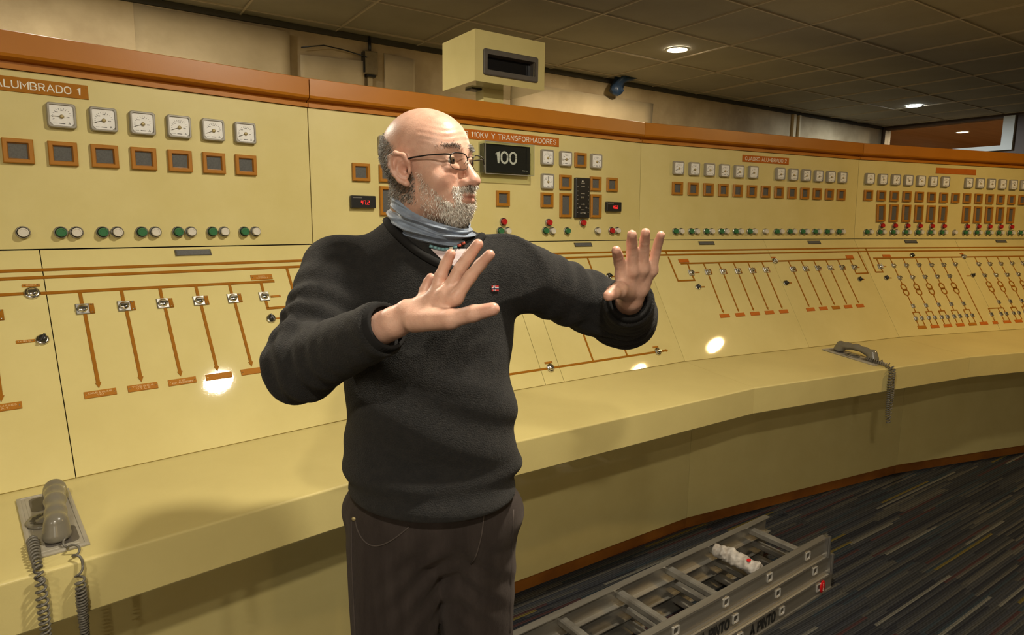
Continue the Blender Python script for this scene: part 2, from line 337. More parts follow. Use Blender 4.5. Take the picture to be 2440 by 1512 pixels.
for x in fx:
    for y in fy:
        x0, x1, y0, y1 = max(x, X0), min(x + TS, X1), max(y, Y0), min(y + TS, Y1)
        if x1 - x0 < .03 or y1 - y0 < .03: continue
        c = rw((x0 + x1) / 2, (y0 + y1) / 2)
        full = (x1 - x0 > TS - .01) and (y1 - y0 > TS - .01)
        if c.y > 1.0 and c.x > -4:
            if full:
                o = link('ceiling_tile', tme, None, ce, ((x0 + x1) / 2, (y0 + y1) / 2, CEIL + .004))
            else:
                o = MB().box(-(x1 - x0) / 2 + .004, (x1 - x0) / 2 - .004, -(y1 - y0) / 2 + .004, (y1 - y0) / 2 - .004, 0, .014).build('ceiling_tile', M['tile'], ce, ((x0 + x1) / 2, (y0 + y1) / 2, CEIL + .004))
            o.rotation_euler = (random.gauss(0, .003), random.gauss(0, .003), 0)
            if y1 > Y1 - .75 and random.random() < .45:      # sagging tiles along the wall
                o.rotation_euler = (random.uniform(-.022, .0), random.uniform(-.02, .02), 0)
        else: rest.box(x0 + .004, x1 - .004, y0 + .004, y1 - .004, CEIL + .004, CEIL + .018)
ro = rest.build('ceiling_tiles_rest', M['tile'], ce); tag(ro, kind='stuff')
# shadow-gap trim where wall meets ceiling
tr = room_mesh('trim_1', [(X0, X1, Y1 - .02, Y1, CEIL - .035, CEIL)], M['void']); tag(tr, kind='structure')

# ------------------------------------------------------------------ downlights
ring_me = MB().lathe((0, 0), [(.070, .0), (.070, -.004), (.078, -.007), (.088, -.005), (.092, 0)], 32, smooth=True).me('trim_ring'); ring_me.materials.append(M['whitef'])
def downlight(x, y, watts, col, label, z=CEIL, r=.072, es=60.0):
    t = empty('downlight', (x, y, z)); tag(t, label, 'ceiling light', 'round ceiling downlights')
    link('trim_ring', ring_me, None, t, (0, 0, -.001))
    em = mat('lit_diffuser', (.8, .8, .8), .5, emit=col, estr=es)
    MB().lathe((0, 0), [(.02, .004), (r, .002), (r, -.003), (.045, -.0055), (.01, -.006)], 32, smooth=True).build('diffuser', em, t)
    ld = bpy.data.lights.new('downlight_light', 'AREA'); ld.shape = 'DISK'; ld.size = .14; ld.energy = watts; ld.color = col
    lo = bpy.data.objects.new('downlight_light', ld); COL.objects.link(lo); lo.parent = t; lo.location = (0, 0, -.012)
    return t
for L_ in LAMPS: downlight(*L_)
p = rw(10.2, 4.07); downlight(p.x, p.y, 90, (1, .72, .42), 'small warm downlight seen through the end window', es=25)

# ------------------------------------------------------------------ things on the back wall
eb = empty('electrical_box', rw(1.785, Y1, 2.49), RA); tag(eb, 'small beige electrical box with cable on the back wall', 'electrical box')
MB().bbox(-.05, .05, 0, .16, 0, .05, .008).build('housing', M['ebox'], eb, (0, 0, 0), (math.pi / 2, 0, 0))
MB().box(-.055, -.048, -.052, -.002, .01, .15).build('hinge_strip', M['black'], eb)
MB().box(-.035, .03, -.05, -.002, -.016, 0).build('bottom_gland', M['black'], eb)
MB().tube([(.0, -.02, .155), (.002, -.02, .2), (.0, -.02, .26)], .011, 8).build('cable', M['black'], eb)
MB().box(-.018, .018, -.022, -.001, -.6, -.016).build('conduit', M['sheet'], eb)
def sheet(name, a0, a1, z0, z1, lab, seed, curl=.05, th=.006):
    """sheet of wall covering coming off the wall"""
    n, m_ = 14, 10; vs_ = []; fs = []
    rs = random.Random(seed); ph = rs.random() * 6
    for side in (0, 1):
        for j in range(m_ + 1):
            for i in range(n + 1):
                u_, t_ = i / n, j / m_
                off = .008 + curl * (u_ ** 2) * (.4 + .6 * t_) + .008 * math.sin(5 * u_ + ph + 3 * t_)
                vs_.append((a0 + (a1 - a0) * u_ + .02 * math.sin(4 * t_ + ph) * u_, Y1 - off - (th if side else 0), z0 + (z1 - z0) * t_ - .03 * u_ * math.sin(ph)))
    k = (n + 1) * (m_ + 1)
    for j in range(m_):
        for i in range(n):
            a = j * (n + 1) + i
            fs.append((a, a + 1, a + n + 2, a + n + 1)); fs.append((k + a, k + a + n + 1, k + a + n + 2, k + a + 1))
    for i in range(n): fs.append((i, k + i, k + i + 1, i + 1)); b_ = m_ * (n + 1) + i; fs.append((b_, b_ + 1, k + b_ + 1, k + b_))
    for j in range(m_): a = j * (n + 1); fs.append((a, a + n + 1, k + a + n + 1, k + a)); a += n; fs.append((a, k + a, k + a + n + 1, a + n + 1))
    o = link(name, mesh(name, vs_, fs, True), M['sheet']); o.rotation_euler = (0, 0, RA); tag(o, lab, 'wall sheet', 'loose sheets on the back wall')
    return o
sheet('wall_sheet', .35, 1.24, 1.2, 2.71, 'wide peeling beige sheet on the wall above the left console cap', 3, .045)
sheet('wall_sheet', 1.30, 1.72, 1.2, 2.56, 'narrow creased sheet on the wall left of the electrical box', 5, .03)
sheet('wall_sheet', 1.90, 2.12, 1.2, 2.66, 'curled edge sheet on the wall right of the electrical box', 8, .075)
sheet('wall_sheet', 3.0, 4.6, 1.2, 2.6, 'broad stained sheet on the wall under the blue bag', 12, .02)
MB().tube([rw(1.30, Y1 - .045, 2.60), rw(1.45, Y1 - .05, 2.635), rw(1.6, Y1 - .05, 2.625), rw(1.75, Y1 - .06, 2.60)], .004, 6).build('cable', M['black'])
tag(bpy.data.objects['cable.001'] if 'cable.001' in bpy.data.objects else bpy.data.objects['cable'], 'thin loose cable running along the wall to the electrical box', 'cable')
# wall batten (vertical pair near the far right of the wall)
for a, wd in ((6.88, .05), (6.99, .03)):
    o = room_mesh('trim_2', [(a, a + wd, Y1 - .03, Y1, 0, CEIL - .035)], M['sheet']); tag(o, kind='structure')
# blue plastic hanging from the ceiling
mb = MB(); L_ = []
for k, (zz, rr, dx) in enumerate([(0, .075, .10), (-.025, .06, .05), (-.05, .045, .01), (-.085, .055, -.012), (-.12, .058, -.018), (-.15, .04, -.015), (-.165, .012, -.01)]):
    ring = []
    for i in range(18):
        a = 2 * math.pi * i / 18; q_ = rr * (1 + .28 * math.sin(5 * a + k) * .6 + .15 * math.sin(9 * a + 2 * k))
        ring.append((dx + q_ * math.cos(a) * (1.1 if k else 1.5), q_ * .8 * math.sin(a), zz))
    L_.append(ring)
mb.loop_stack(L_, smooth=True)
bb = mb.build('plastic_bag', M['blue']); p = rw(4.06, Y1 - .12, CEIL + .002); bb.location = p; bb.rotation_euler = (0, 0, RA); tag(bb, 'crumpled dark blue plastic hanging from the ceiling edge', 'plastic bag')

# ------------------------------------------------------------------ the control console
PR = dict(T=(.0082, 1.9862), P=(-.0115, 1.8871), S=(0, 1.3952), B=(.3645, .8261), F=(.771, .7928), G=(.7722, .6751), K=(.4283, .0556))
SEC = [ # origin of s=0 on the seam line, direction, s left, s right, mitre left, mitre right
    ((-1.5086, 1.6999), (.74793, .66378), -.665, 1.0252, 0.0, -.0636),
    ((-1.3444, 1.9689), (.82583, .56391), .730, 2.419, .0636, -.0702),
    ((-1.1955, 2.4195), (.89653, .44298), 2.0622, 3.747, .0702, -.0587),
    ((-1.0449, 2.9383), (.9422, .33506), 3.406, 5.10, .0587, 0.0)]
LAB = ['left console section with the ALUMBRADO 1 sign and a telephone in its counter', 'console section behind the man with the large 100 display',
       'console section right of the man with the CUADRO ALUMBRADO 2 sign', 'far right console section with transformer ring symbols on its desk']
def prism(prof, x0, m0, x1, m1, g=.0016):
    """(d,z) profile pulled along the section between two mitred ends; d>0 is toward the room"""
    L = [[(x + m * d + s_, -d, z) for d, z in prof] for x, m, s_ in ((x0, m0, g), (x1, m1, -g))]
    n = len(prof)
    return MB().loop_stack([L[0], L[1]])
SURF = {'panel': ('S', 'P'), 'desk': ('B', 'S'), 'counter': ('F', 'B')}
sections = []
class Sec: pass
for i, (o0, t0, sl, s_r, ml, mr) in enumerate(SEC):
    S = Sec(); S.sl = sl; S.L = s_r - sl; th = math.atan2(t0[1], t0[0])
    S.root = empty('console_section', (o0[0] + t0[0] * sl, o0[1] + t0[1] * sl, 0), th)
    tag(S.root, LAB[i], 'control console', 'sections of the curved control console')
    L = S.L; a = (0, ml, L, mr)
    D_, Z_ = (lambda k: PR[k][0]), (lambda k: PR[k][1])
    th_ = .018
    # solid carcass added behind the panels, dark so gaps read black and light stops
    prism([(-.55, .0), (-.55, 1.95), (-.05, 1.95), (-.05, 1.39), (.31, .80), (.36, .64), (.36, .0)], 0, ml, L, mr, .004).build('carcass', M['dark'], S.root)
    prism([(-.57, 0), (-.57, 1.97), (-.55, 1.97), (-.55, 0)], 0, ml, L, mr).build('back_panel', M['cream'], S.root)
    prism([(-.57, 1.97), (-.57, 1.984), (-.03, 1.984), (-.03, 1.97)], 0, ml, L, mr).build('top_panel', M['top_grey'], S.root)
    # orange cap with its groove
    zt, zb = Z_('T'), Z_('P')
    prism([(-.03, zt), (.0095, zt), (.0125, zt - .002), (.0135, zt - .060), (.010, zt - .068), (-.004, zt - .074), (-.018, zt - .0765), (-.018, zt - .083), (-.004, zt - .0845), (-.004, zb + .001), (-.03, zb + .001)], 0, ml, L, mr).build('cap', M['orange'], S.root)
    prism([(PR['P'][0] - th_, zb), (PR['P'][0], zb - .0005), (-.0002, Z_('S') + .0022), (-th_, Z_('S') + .0022)], 0, ml, L, mr).build('upper_panel', M['panel'], S.root)
    # sloping desk, split at its joints
    joints = {0: [.203], 1: [1.551, 1.648], 2: [2.953], 3: [4.30]}[i]
    xs = [None] + [j - sl for j in joints] + [None]
    ux, uz = PR['B'][0], PR['S'][1] - PR['B'][1]; ln = math.hypot(ux, uz); nx, nz = uz / ln, ux / ln
    prof = [(ux - .0008, PR['B'][1] + .0016), (.0008, PR['S'][1] - .0016), (.0008 - nx * th_, PR['S'][1] - nz * th_), (ux - nx * th_, PR['B'][1] - nz * th_)]
    for k in range(len(xs) - 1):
        l_ = (0, ml) if xs[k] is None else (xs[k], 0); r_ = (L, mr) if xs[k + 1] is None else (xs[k + 1], 0)
        prism(prof, *l_, *r_, .0012).build('desk_panel', M['cream'], S.root)
    # counter with rounded front edge and apron
    fd, fz = PR['F']; gz = PR['G'][1]; bd, bz = PR['B']; R_ = .006
    cpf = [(bd - .02, bz - .0015), (bd, bz - .0015), (fd - R_ * 1.2, fz + .0006)] + [(fd - R_ + R_ * math.sin(q_), fz - R_ + R_ * math.cos(q_)) for q_ in (.4, .8, 1.2, 1.57)] + [(fd, gz + .004), (fd - .003, gz), (fd - .022, gz), (fd - .022, fz - .03), (bd - .02, bz - .034)]
    prism(cpf, *a, .0006).build('counter', M['cream_top'], S.root)
    prism([(.36, .0), (.36, .66), (.4283, .66), (.4283, .0556), (.41, .0556), (.41, 0)], 0, ml, L, mr, .001).build('base_panel', M['cream'], S.root)
    prism([(.405, 0), (.405, .0545), (.4215, .0545), (.4225, .050), (.4225, 0)], 0, ml, L, mr, .0004).build('plinth', M['plinth'], S.root)
    prism([(.4283, .655), (.4283, .662), (fd - .024, .69), (fd - .024, .683)], 0, ml, L, mr, .002).build('counter_soffit', M['cream'], S.root)
    S.frames = {}
    for nm, (k0, k1) in SURF.items():
        d0, z0 = PR[k0]; d1, z1 = PR[k1]; uy, uz_ = d0 - d1, z1 - z0; ll = math.hypot(uy, uz_); uy /= ll; uz_ /= ll
        S.frames[nm] = (d0, z0, uy, uz_, math.atan2(uz_, uy))
    sections.append(S)
def spt(S, surf, s, v, h=0.0):
    d0, z0, uy, uz, al = S.frames[surf]
    return V((s - S.sl, -d0 + uy * v - uz * h, z0 + uz * v + uy * h))
def put(S, name, me, surf, s, v, h=0.0005, rz=0.0, mt=None):
    al = S.frames[surf][4]; o = link(name, me, mt, S.root, spt(S, surf, s, v, h))
    o.rotation_euler = (Matrix.Rotation(al, 3, 'X') @ Matrix.Rotation(rz, 3, 'Z')).to_euler()
    return o
def sub(parent, name, me, loc=(0, 0, 0), rz=0.0, mt=None): return link(name, me, mt, parent, loc, (0, 0, rz))
def withm(me, *ms):
    for m in ms: me.materials.append(M[m])
    return me
# -- shared small meshes
G = .070
gauge_me = withm(MB().loop_stack([rrect(G, G, .008, 0), rrect(G, G, .008, .012), rrect(G - .004, G - .004, .008, .016), rrect(G - .012, G - .012, .006, .016), rrect(G - .012, G - .012, .006, .011)], cap1=True).me('gauge'), 'casing')
def dial_mesh(seed):
    mb = MB(); q_ = G / 2 - .0066; c_ = .008
    oct_ = [(-q_ + c_, -q_), (q_ - c_, -q_), (q_, -q_ + c_), (q_, q_ - .003), (q_ - .003, q_), (-q_ + .003, q_), (-q_, q_ - .003), (-q_, -q_ + c_)]
    mb.loop_stack([[(x, y, .0112) for x, y in oct_], [(x, y, .0124) for x, y in oct_]], 0)
    for k in range(13):
        a = math.radians(202 - 15.8 * k); r0_, r1_ = (.0205, .0238) if k % 3 else (.0190, .0240)
        c, s = math.cos(a), math.sin(a); t = .0005
        mb.add([(r0_ * c - t * s, r0_ * s + t * c - .003, .0126), (r0_ * c + t * s, r0_ * s - t * c - .003, .0126), (r1_ * c + t * s, r1_ * s - t * c - .003, .0126), (r1_ * c - t * s, r1_ * s + t * c - .003, .0126)], [(0, 1, 2, 3)], 1)
    mb.box(-.007, .007, -.0235, -.0215, .0124, .0128, 1)
    for x in (-.021, -.0185, -.016, -.0135): mb.box(x, x + .0014, -.0233, -.0222, .0124, .0127, 1)
    mb.add([(.014, -.025, .0127), (.0153, -.025, .0127), (.0177, -.018, .0127), (.0169, -.018, .0127)], [(0, 1, 2, 3)], 1)
    mb.add([(.0205, -.025, .0127), (.0192, -.025, .0127), (.0169, -.018, .0127), (.0177, -.018, .0127)], [(1, 0, 3, 2)], 1)
    mb.box(.0155, .019, -.0228, -.0219, .0124, .0127, 1)
    for (x, y) in ((-.0125, .009), (.001, .0145), (.0145, -.004)):
        for k in range(3): mb.box(x + .0026 * k - .003, x + .0026 * k - .0014, y - .0014, y + .0014, .0124, .0126, 1)
    return withm(mb.me('dial'), 'dial', 'ink')
dial_me = dial_mesh(0)
nd = MB(); nd.add([(-.0006, 0, .0142), (.0006, 0, .0142), (.0004, .0255, .0142), (-.0004, .0255, .0142), (-.0006, 0, .0152), (.0006, 0, .0152), (.0004, .0255, .0152), (-.0004, .0255, .0152)], [(3, 2, 1, 0), (4, 5, 6, 7), (0, 1, 5, 4), (1, 2, 6, 5), (2, 3, 7, 6), (3, 0, 4, 7)])
needle_me = withm(nd.me('needle'), 'ink')
hub_me = withm(MB().lathe((0, 0), [(.0055, .0124), (.0055, .016), (.003, .0175), (.001, .0178)], 14, smooth=True).me('hub'), 'hub')
def gauge(S, s, v, deg):
    g = put(S, 'gauge', gauge_me, 'panel', s, v)
    sub(g, 'dial', dial_me); sub(g, 'needle', needle_me, (0, -.003, 0), math.radians(deg) - math.pi / 2); sub(g, 'hub', hub_me, (0, -.003, 0))
def window_mesh(w, h, b=.0135):
    iw, ih = w - 2 * b, h - 2 * b; mb = MB()
    R = lambda ww, hh, z: [(-ww / 2, -hh / 2, z), (ww / 2, -hh / 2, z), (ww / 2, hh / 2, z), (-ww / 2, hh / 2, z)]
    mb.loop_stack([R(w, h, 0), R(w, h, .009), R(w - .004, h - .004, .011), R(iw + .006, ih + .006, .011), R(iw, ih, .003), R(iw, ih, .001)], cap0=True, cap1=False)
    fm = withm(mb.me('signal_window'), 'frame'); pm = withm(MB().box(-iw / 2, iw / 2, -ih / 2, ih / 2, .0006, .0026).me('pane'), 'pane')
    return fm, pm
WIN = window_mesh(.070, .067); TALL = window_mesh(.070, .112)
def window(S, s, v, kind=WIN, rz=0.0):
    o = put(S, 'signal_window', kind[0], 'panel', s, v, rz=rz); sub(o, 'pane', kind[1])
cm_ = MB().lathe((0, 0), [(.0178, 0), (.0178, .0072), (.0166, .0085), (.0150, .0085), (.0148, .003)], 24); cm_.m[-1] = 1
collar_me = withm(cm_.me('push_button'), 'steel', 'dark')
capm = lambda m: withm(MB().lathe((0, 0), [(.0128, .003), (.0130, .010), (.0130, .0185), (.0120, .0205), (.0095, .0206), (.0085, .0196), (.002, .0196)], 24).me('button_cap'), m)
CAPS = {'g': capm('green'), 'w': capm('white'), 'r': capm('red')}
def button(S, s, v, c):
    o = put(S, 'push_button', collar_me, 'panel', s, v); sub(o, 'button_cap', CAPS[c])
# rotary switches on the desk
SQ = withm(MB().bbox(-.0165, .0165, -.0165, .0165, 0, .005, .0015).me('rotary_switch'), 'steel')
RD = withm(MB().lathe((0, 0), [(.0185, 0), (.0185, .004), (.0165, .0065), (.013, .007)], 24, smooth=True).me('rotary_switch'), 'chrome')
kb = MB().lathe((0, 0), [(.0125, .004), (.0125, .009), (.0105, .012), (.004, .0125)], 20, smooth=True); kb.bbox(-.0035, .0035, -.0115, .0115, .009, .020, .002)
KNOB = withm(kb.me('knob'), 'chrome')
kb = MB().lathe((0, 0), [(.011, .004), (.010, .014), (.008, .017), (.003, .0175)], 16, smooth=True); kb.bbox(-.003, .003, -.012, .012, .012, .020, .0015)
KNOBB = withm(kb.me('knob'), 'black')
RING = withm(MB().lathe((0, 0), [(.0155, 0), (.0155, .004), (.0135, .0065), (.011, .007)], 20, smooth=True).me('selector_switch'), 'chrome')
TAGM = withm(MB().bbox(0, .012, -.0155, .0155, 0, .004, .001).me('switch_tag'), 'mimic')
RIV = withm(MB().lathe((0, 0), [(.0022, 0), (.0020, .0012), (.0008, .0018)], 8, smooth=True).me('rivet'), 'chrome')
SMALLSQ = withm(MB().bbox(-.0135, .0135, -.0135, .0135, 0, .005, .0015).me('rotary_switch'), 'steel')
INDM = withm(MB().bbox(-.0115, .0115, -.012, .012, 0, .007, .002).me('position_indicator'), 'steel')
def square_switch(S, s, v, tagged=True, rz=0.0, small=False):
    o = put(S, 'rotary_switch', SMALLSQ if small else SQ, 'desk', s, v)
    k = sub(o, 'knob', KNOB, (0, 0, 0), rz)
    if small: k.scale = (.8, .8, .9)
    if tagged:
        t = sub(o, 'switch_tag', TAGM, (.0165, 0, 0))
        sub(o, 'rivet', RIV, (.0225, .012, .004)); sub(o, 'rivet', RIV, (.0225, -.012, .004))
def round_switch(S, s, v, rz=1.5):
    o = put(S, 'rotary_switch', RD, 'desk', s, v); sub(o, 'knob', KNOB, (0, 0, 0), rz)
def selector(S, s, v, rz=.6):
    o = put(S, 'selector_switch', RING, 'desk', s, v); sub(o, 'knob', KNOBB, (0, 0, 0), rz)
PL = {}
def nameplate(S, surf, s, v, w, h, text=None, m='plate', lm='letter2', tw=None, thh=None, riv=True):
    key = (round(w, 4), round(h, 4), m)
    if key not in PL: PL[key] = withm(MB().bbox(-w / 2, w / 2, -h / 2, h / 2, 0, .0022, .0006).me('nameplate'), m)
    o = put(S, 'nameplate', PL[key], surf, s, v)
    if riv:
        e = min(.005, w * .12)
        for sx in (-1, 1): sub(o, 'rivet', RIV, (sx * (w / 2 - e), 0 if h < .03 else h * .32, .0022)).scale = (.8, .8, .8)
    if text: link('lettering', text_me(text, tw or w * .72, thh or h * .55, lm), None, o, (0, 0, .0024))
    return o
def bar(S, p0, p1, w=.0092, h=.0016, surf='desk', name='mimic_line'):
    d = V((p1[0] - p0[0], p1[1] - p0[1])); ln = d.length; mb = MB().bbox(-ln / 2, ln / 2, -w / 2, w / 2, 0, h, .0005)
    return put(S, name, withm(mb.me(name), 'mimic'), surf, (p0[0] + p1[0]) / 2, (p0[1] + p1[1]) / 2, .0003, math.atan2(d.y, d.x))
ARW = MB(); ARW.loop_stack([[(-.0075, .012, 0), (0, -.004, 0), (.0075, .012, 0)][::-1][::-1], [(-.0075, .012, .0018), (0, -.004, .0018), (.0075, .012, .0018)]])
ARWM = withm(ARW.me('mimic_arrow'), 'mimic')
def holder(S, s, v, card=True):
    o = put(S, 'card_holder', HOLD, 'desk', s, v); sub(o, 'card', CARD)
HOLD = withm(MB().bbox(-.055, .055, -.0115, .0115, 0, .004, .001).me('card_holder'), 'chrome')
CARD = withm(MB().box(-.050, .050, -.0085, .0085, .004, .0046).me('card'), 'pane')

S1, S2, S3, S4 = sections
# ---- section 1, upper panel
for k in range(6):
    gauge(S1, .283 + .1028 * k, .380, [180, 197, 200, 201, 203, 205][k])
for k in range(7): window(S1, .176 + .1032 * k, .2735)
button(S1, .169, .049, 'w')
for k in range(6): button(S1, .257 + .104 * k, .0485, 'g'); button(S1, .295 + .104 * k, .0485, 'w')
nameplate(S1, 'panel', .171, .454, .366, .040, 'CUADRO ALUMBRADO 1', 'plate', 'letter', .325, .019, riv=True)
# ---- section 1, desk
RAIL1, RAIL2, BUS = .609, .585, .533
for S in sections:
    for r in (RAIL1, RAIL2): bar(S, (S.sl + .002 + .02 * (r < .6) * 0, r), (S.sl + S.L - .002, r), .0095)
bar(S1, (-.60, .537), (.152, .537)); bar(S1, (.19, .535), (.846, .532))
round_switch(S1, .171, .537, 1.62); nameplate(S1, 'desk', .171, .561, .040, .0085, 'SECCION 1', tw=.022, thh=.004)
nameplate(S1, 'desk', .806, .550, .073, .019, 'CUADRO\nALUMBRADO 1', tw=.038, thh=.010)
NAMES = ['ESCUELA MILITAR\nV1 L1', 'TOESCA\nV1 L2', 'A 300\nEDIF. ASCENSORES', None, None]
for k in range(5):
    s = .2835 + .1035 * k
    bar(S1, (s - .002, .530), (s - .002, .494)); bar(S1, (s + .001, .462), (s + .003, .243))
    square_switch(S1, s - .003, .477, True, [1.5, 1.6, 1.45, 1.57, 1.6][k])
    put(S1, 'mimic_arrow', ARWM, 'desk', s + .003, .238)
    nameplate(S1, 'desk', s + .004, .218, .076, .0195, NAMES[k])
bar(S1, (.799, .529), (.799, .494)); bar(S1, (.799, .462), (.799, .4305)); bar(S1, (.795, .431), (.905, .431)); bar(S1, (.902, .583), (.902, .431))
square_switch(S1, .797, .476, False, 1.4); nameplate(S1, 'desk', .836, .474, .034, .007)
bar(S1, (.8, .392), (.84, .391), .005); selector(S1, .800, .392, .3)
selector(S1, .178, .394, -.5); nameplate(S1, 'desk', .141, .394, .040, .0085, 'ALSEG 52', tw=.024, thh=.004)
for s in (-.03, .075):
    bar(S1, (s, .535), (s, .243)); put(S1, 'mimic_arrow', ARWM, 'desk', s, .238); square_switch(S1, s, .477, True, 1.2)
    nameplate(S1, 'desk', s + .002, .218, .076, .0195, 'AUXILIARES\nP.A.T.')
holder(S1, .608, .652); holder(S1, -.2, .652)
# ---- section 2, upper panel
for s, v, d in ((1.814, .382, 48), (1.922, .382, 190), (2.111, .382, 22), (1.816, .2745, 90), (1.030, .380, 150), (1.31, .380, 170)): gauge(S2, s, v, d)
for s, v in ((2.015, .382), (1.925, .275), (2.112, .275), (2.221, .275), (1.816, .1895), (1.572, .1905), (.923, .2715), (1.031, .272), (1.14, .272)): window(S2, s, v)
for s, v in ((1.927, .168), (2.115, .168), (1.031, .166), (1.14, .166)): window(S2, s, v, TALL)
for s, v, c in ((1.826, .087, 'r'), (2.033, .087, 'r'), (2.221, .049, 'r'), (1.807, .049, 'g'), (1.936, .048, 'g'), (1.847, .048, 'w'), (2.129, .048, 'w'), (2.260, .049, 'w'), (1.574, .089, 'r'), (1.557, .048, 'g'), (1.596, .048, 'w'), (1.03, .049, 'g'), (1.07, .049, 'w')): button(S2, s, v, c)
nameplate(S2, 'panel', 1.580, .454, .612, .040, 'LINEAS 110KV Y TRANSFORMADORES', 'pl_orange', 'letter', .575, .020, riv=False)
# black protection relay module
o = put(S2, 'relay_module', withm(MB().loop_stack([rrect(.088, .190, .004, 0), rrect(.088, .190, .004, .014), rrect(.082, .184, .004, .017)]).me('relay_module'), 'black'), 'panel', 2.023, .204)
mb = MB()
for y in (.070, .055, .020, -.030, -.056, -.07):
    mb.box(-.012, .010, y - .0015, y + .0015, .017, .0174)
for k in range(7):
    for sx in (-.033, .033): mb.box(sx - .002, sx + .002, .05 - .02 * k, .054 - .02 * k, .017, .0176)
mb.build('faint_legend', M['casing'], o)
RKN = withm(MB().lathe((0, 0), [(.0045, .017), (.0045, .020), (.003, .0215)], 10).me('relay_knob'), 'steel')
for x, y in ((-.010, .003), (.0, .003), (-.012, -.072), (.014, -.072), (-.02, -.045), (.02, -.045), (.005, -.03)): sub(o, 'relay_knob', RKN, (x, y, 0))
sub(o, 'indicator_lamp', withm(MB().lathe((0, 0), [(.0045, .017), (.0045, .019), (.002, .0205)], 10).me('indicator_lamp'), 'white'), (-.004, .078, 0))
# digital meters
SEG = {'0': 'abcdef', '1': 'bc', '2': 'abged', '3': 'abgcd', '4': 'fgbc', '5': 'afgcd', '6': 'afgedc', '7': 'abc', '8': 'abcdefg', '9': 'abcdfg'}
def digits(txt, x, y, h, z):
    mb = MB(); wd = h * .55; t = h * .13
    for ch in txt:
        if ch == '.': mb.box(x - t * .2, x + t * .8, y, y + t, z, z + .0006); x += t * 1.4; continue
        for sg in SEG[ch]:
            r = {'a': (0, wd, h - t, h), 'b': (wd - t, wd, h / 2, h), 'c': (wd - t, wd, 0, h / 2), 'd': (0, wd, 0, t), 'e': (0, t, 0, h / 2), 'f': (0, t, h / 2, h), 'g': (0, wd, h / 2 - t / 2, h / 2 + t / 2)}[sg]
            sk = lambda yy: .12 * yy
            mb.add([(x + r[0] + sk(r[2]), y + r[2], z), (x + r[1] + sk(r[2]), y + r[2], z), (x + r[1] + sk(r[3]), y + r[3], z), (x + r[0] + sk(r[3]), y + r[3], z)], [(0, 1, 2, 3)])
        x += wd + t * 1.3
    return mb
for s, v, txt in ((.925, .1595, '47.2'), (2.227, .167, '45.2')):
    o = put(S2, 'digital_meter', withm(MB().loop_stack([rrect(.098, .047, .003, 0), rrect(.098, .047, .003, .016), rrect(.093, .042, .003, .018)]).me('digital_meter'), 'black'), 'panel', s, v)
    digits(txt, -.012, -.010, .0155, .0184).build('red_digits', M['led'], o)
    MB().box(-.043, -.006, .014, .0165, .018, .0184).build('brand_strip', M['steel'], o)
# large display reading 100 under a clear cover
o = put(S2, 'number_display', withm(MB().bbox(-.120, .120, -.060, .060, 0, .034, .002).me('number_display'), 'black'), 'panel', 1.578, .357)
link('lettering', text_me('100', .104, .046, 'digit', .095), None, o, (-.008, .006, .0347)); MB().box(-.075, .060, .0055, .0065, .0346, .0352).build('flap_line', M['black'], o)
mk_ = MB(); [mk_.box(.078 + .0042 * k, .0805 + .0042 * k, -.0465, -.0435, .0342, .0348) for k in (0, 1, 2, 3, 5, 6)]; tag(mk_.build('maker_mark', M['letter'], o), kind='stuff')
cv = MB(); R = lambda ww, hh, z: [(-ww / 2, -hh / 2, z), (ww / 2, -hh / 2, z), (ww / 2, hh / 2, z), (-ww / 2, hh / 2, z)]
cv.loop_stack([R(.256, .136, 0), R(.256, .136, .055), R(.250, .130, .055), R(.250, .130, .0)], cap0=False, cap1=False)
cv.add(R(.250, .130, .0545) + R(.250, .130, .0515), [(0, 1, 2, 3), (7, 6, 5, 4)])
cv.build('clear_cover', M['glass'], o)
fr_ = MB()
for (a, b_, c_, d_) in ((-.128, .128, -.068, -.0655), (-.128, .128, .0655, .068), (-.128, -.1255, -.0655, .0655), (.1255, .128, -.0655, .0655)): fr_.box(a, b_, c_, d_, .0535, .0555)
fr_.build('cover_edge', M['casing'], o)
# ---- section 2, desk
holder(S2, 2.03, .653); holder(S2, 1.1, .653)
bar(S2, (2.0275, RAIL2), (2.0275, .494)); bar(S2, (2.0275, .46), (2.040, .165)); bar(S2, (2.041, .13), (2.044, .072)); square_switch(S2, 2.028, .476, False, 1.0); nameplate(S2, 'desk', 2.072, .474, .034, .007)
selector(S2, 2.117, .478, .9); bar(S2, (2.13, .475), (2.238, .475), .0072); bar(S2, (2.233, RAIL2), (2.237, .472))
round_switch(S2, 2.041, .147, .4); nameplate(S2, 'desk', 2.082, .146, .034, .007)
bar(S2, (1.835, .50), (1.838, .072)); nameplate(S2, 'desk', 1.827, .507, .054, .018)
square_switch(S2, 1.835, .42, True, .7)
bar(S2, (1.20, .0685), (2.300, .0685)); round_switch(S2, 1.601, .069, .1); round_switch(S2, 2.240, .069, 1.5)
nameplate(S2, 'desk', 1.60, .093, .040, .0085); nameplate(S2, 'desk', 2.237, .093, .036, .008)
a_ = put(S2, 'mimic_arrow', ARWM, 'desk', 2.306, .0685, rz=math.pi / 2)
bar(S2, (1.0, .5), (1.62, .5)); 
for k in range(4): s = 1.08 + .12 * k; bar(S2, (s, .5), (s, .25)); square_switch(S2, s, .43, True, .5)
# ---- section 3, upper panel
for k in range(13):
    s = 2.303 + .1076 * k
    if k != 6: gauge(S3, s, .377, 205 + 3 * math.sin(k * 2.1))
    window(S3, s, .2715)
    if k != 6: button(S3, s - .006, .046, 'g'); button(S3, s + .034, .046, 'w')
    else: button(S3, s + .012, .046, 'w')
nameplate(S3, 'panel', 2.944, .4515, .366, .038, 'CUADRO ALUMBRADO 2', 'pl_orange', 'letter', .325, .019, riv=False)
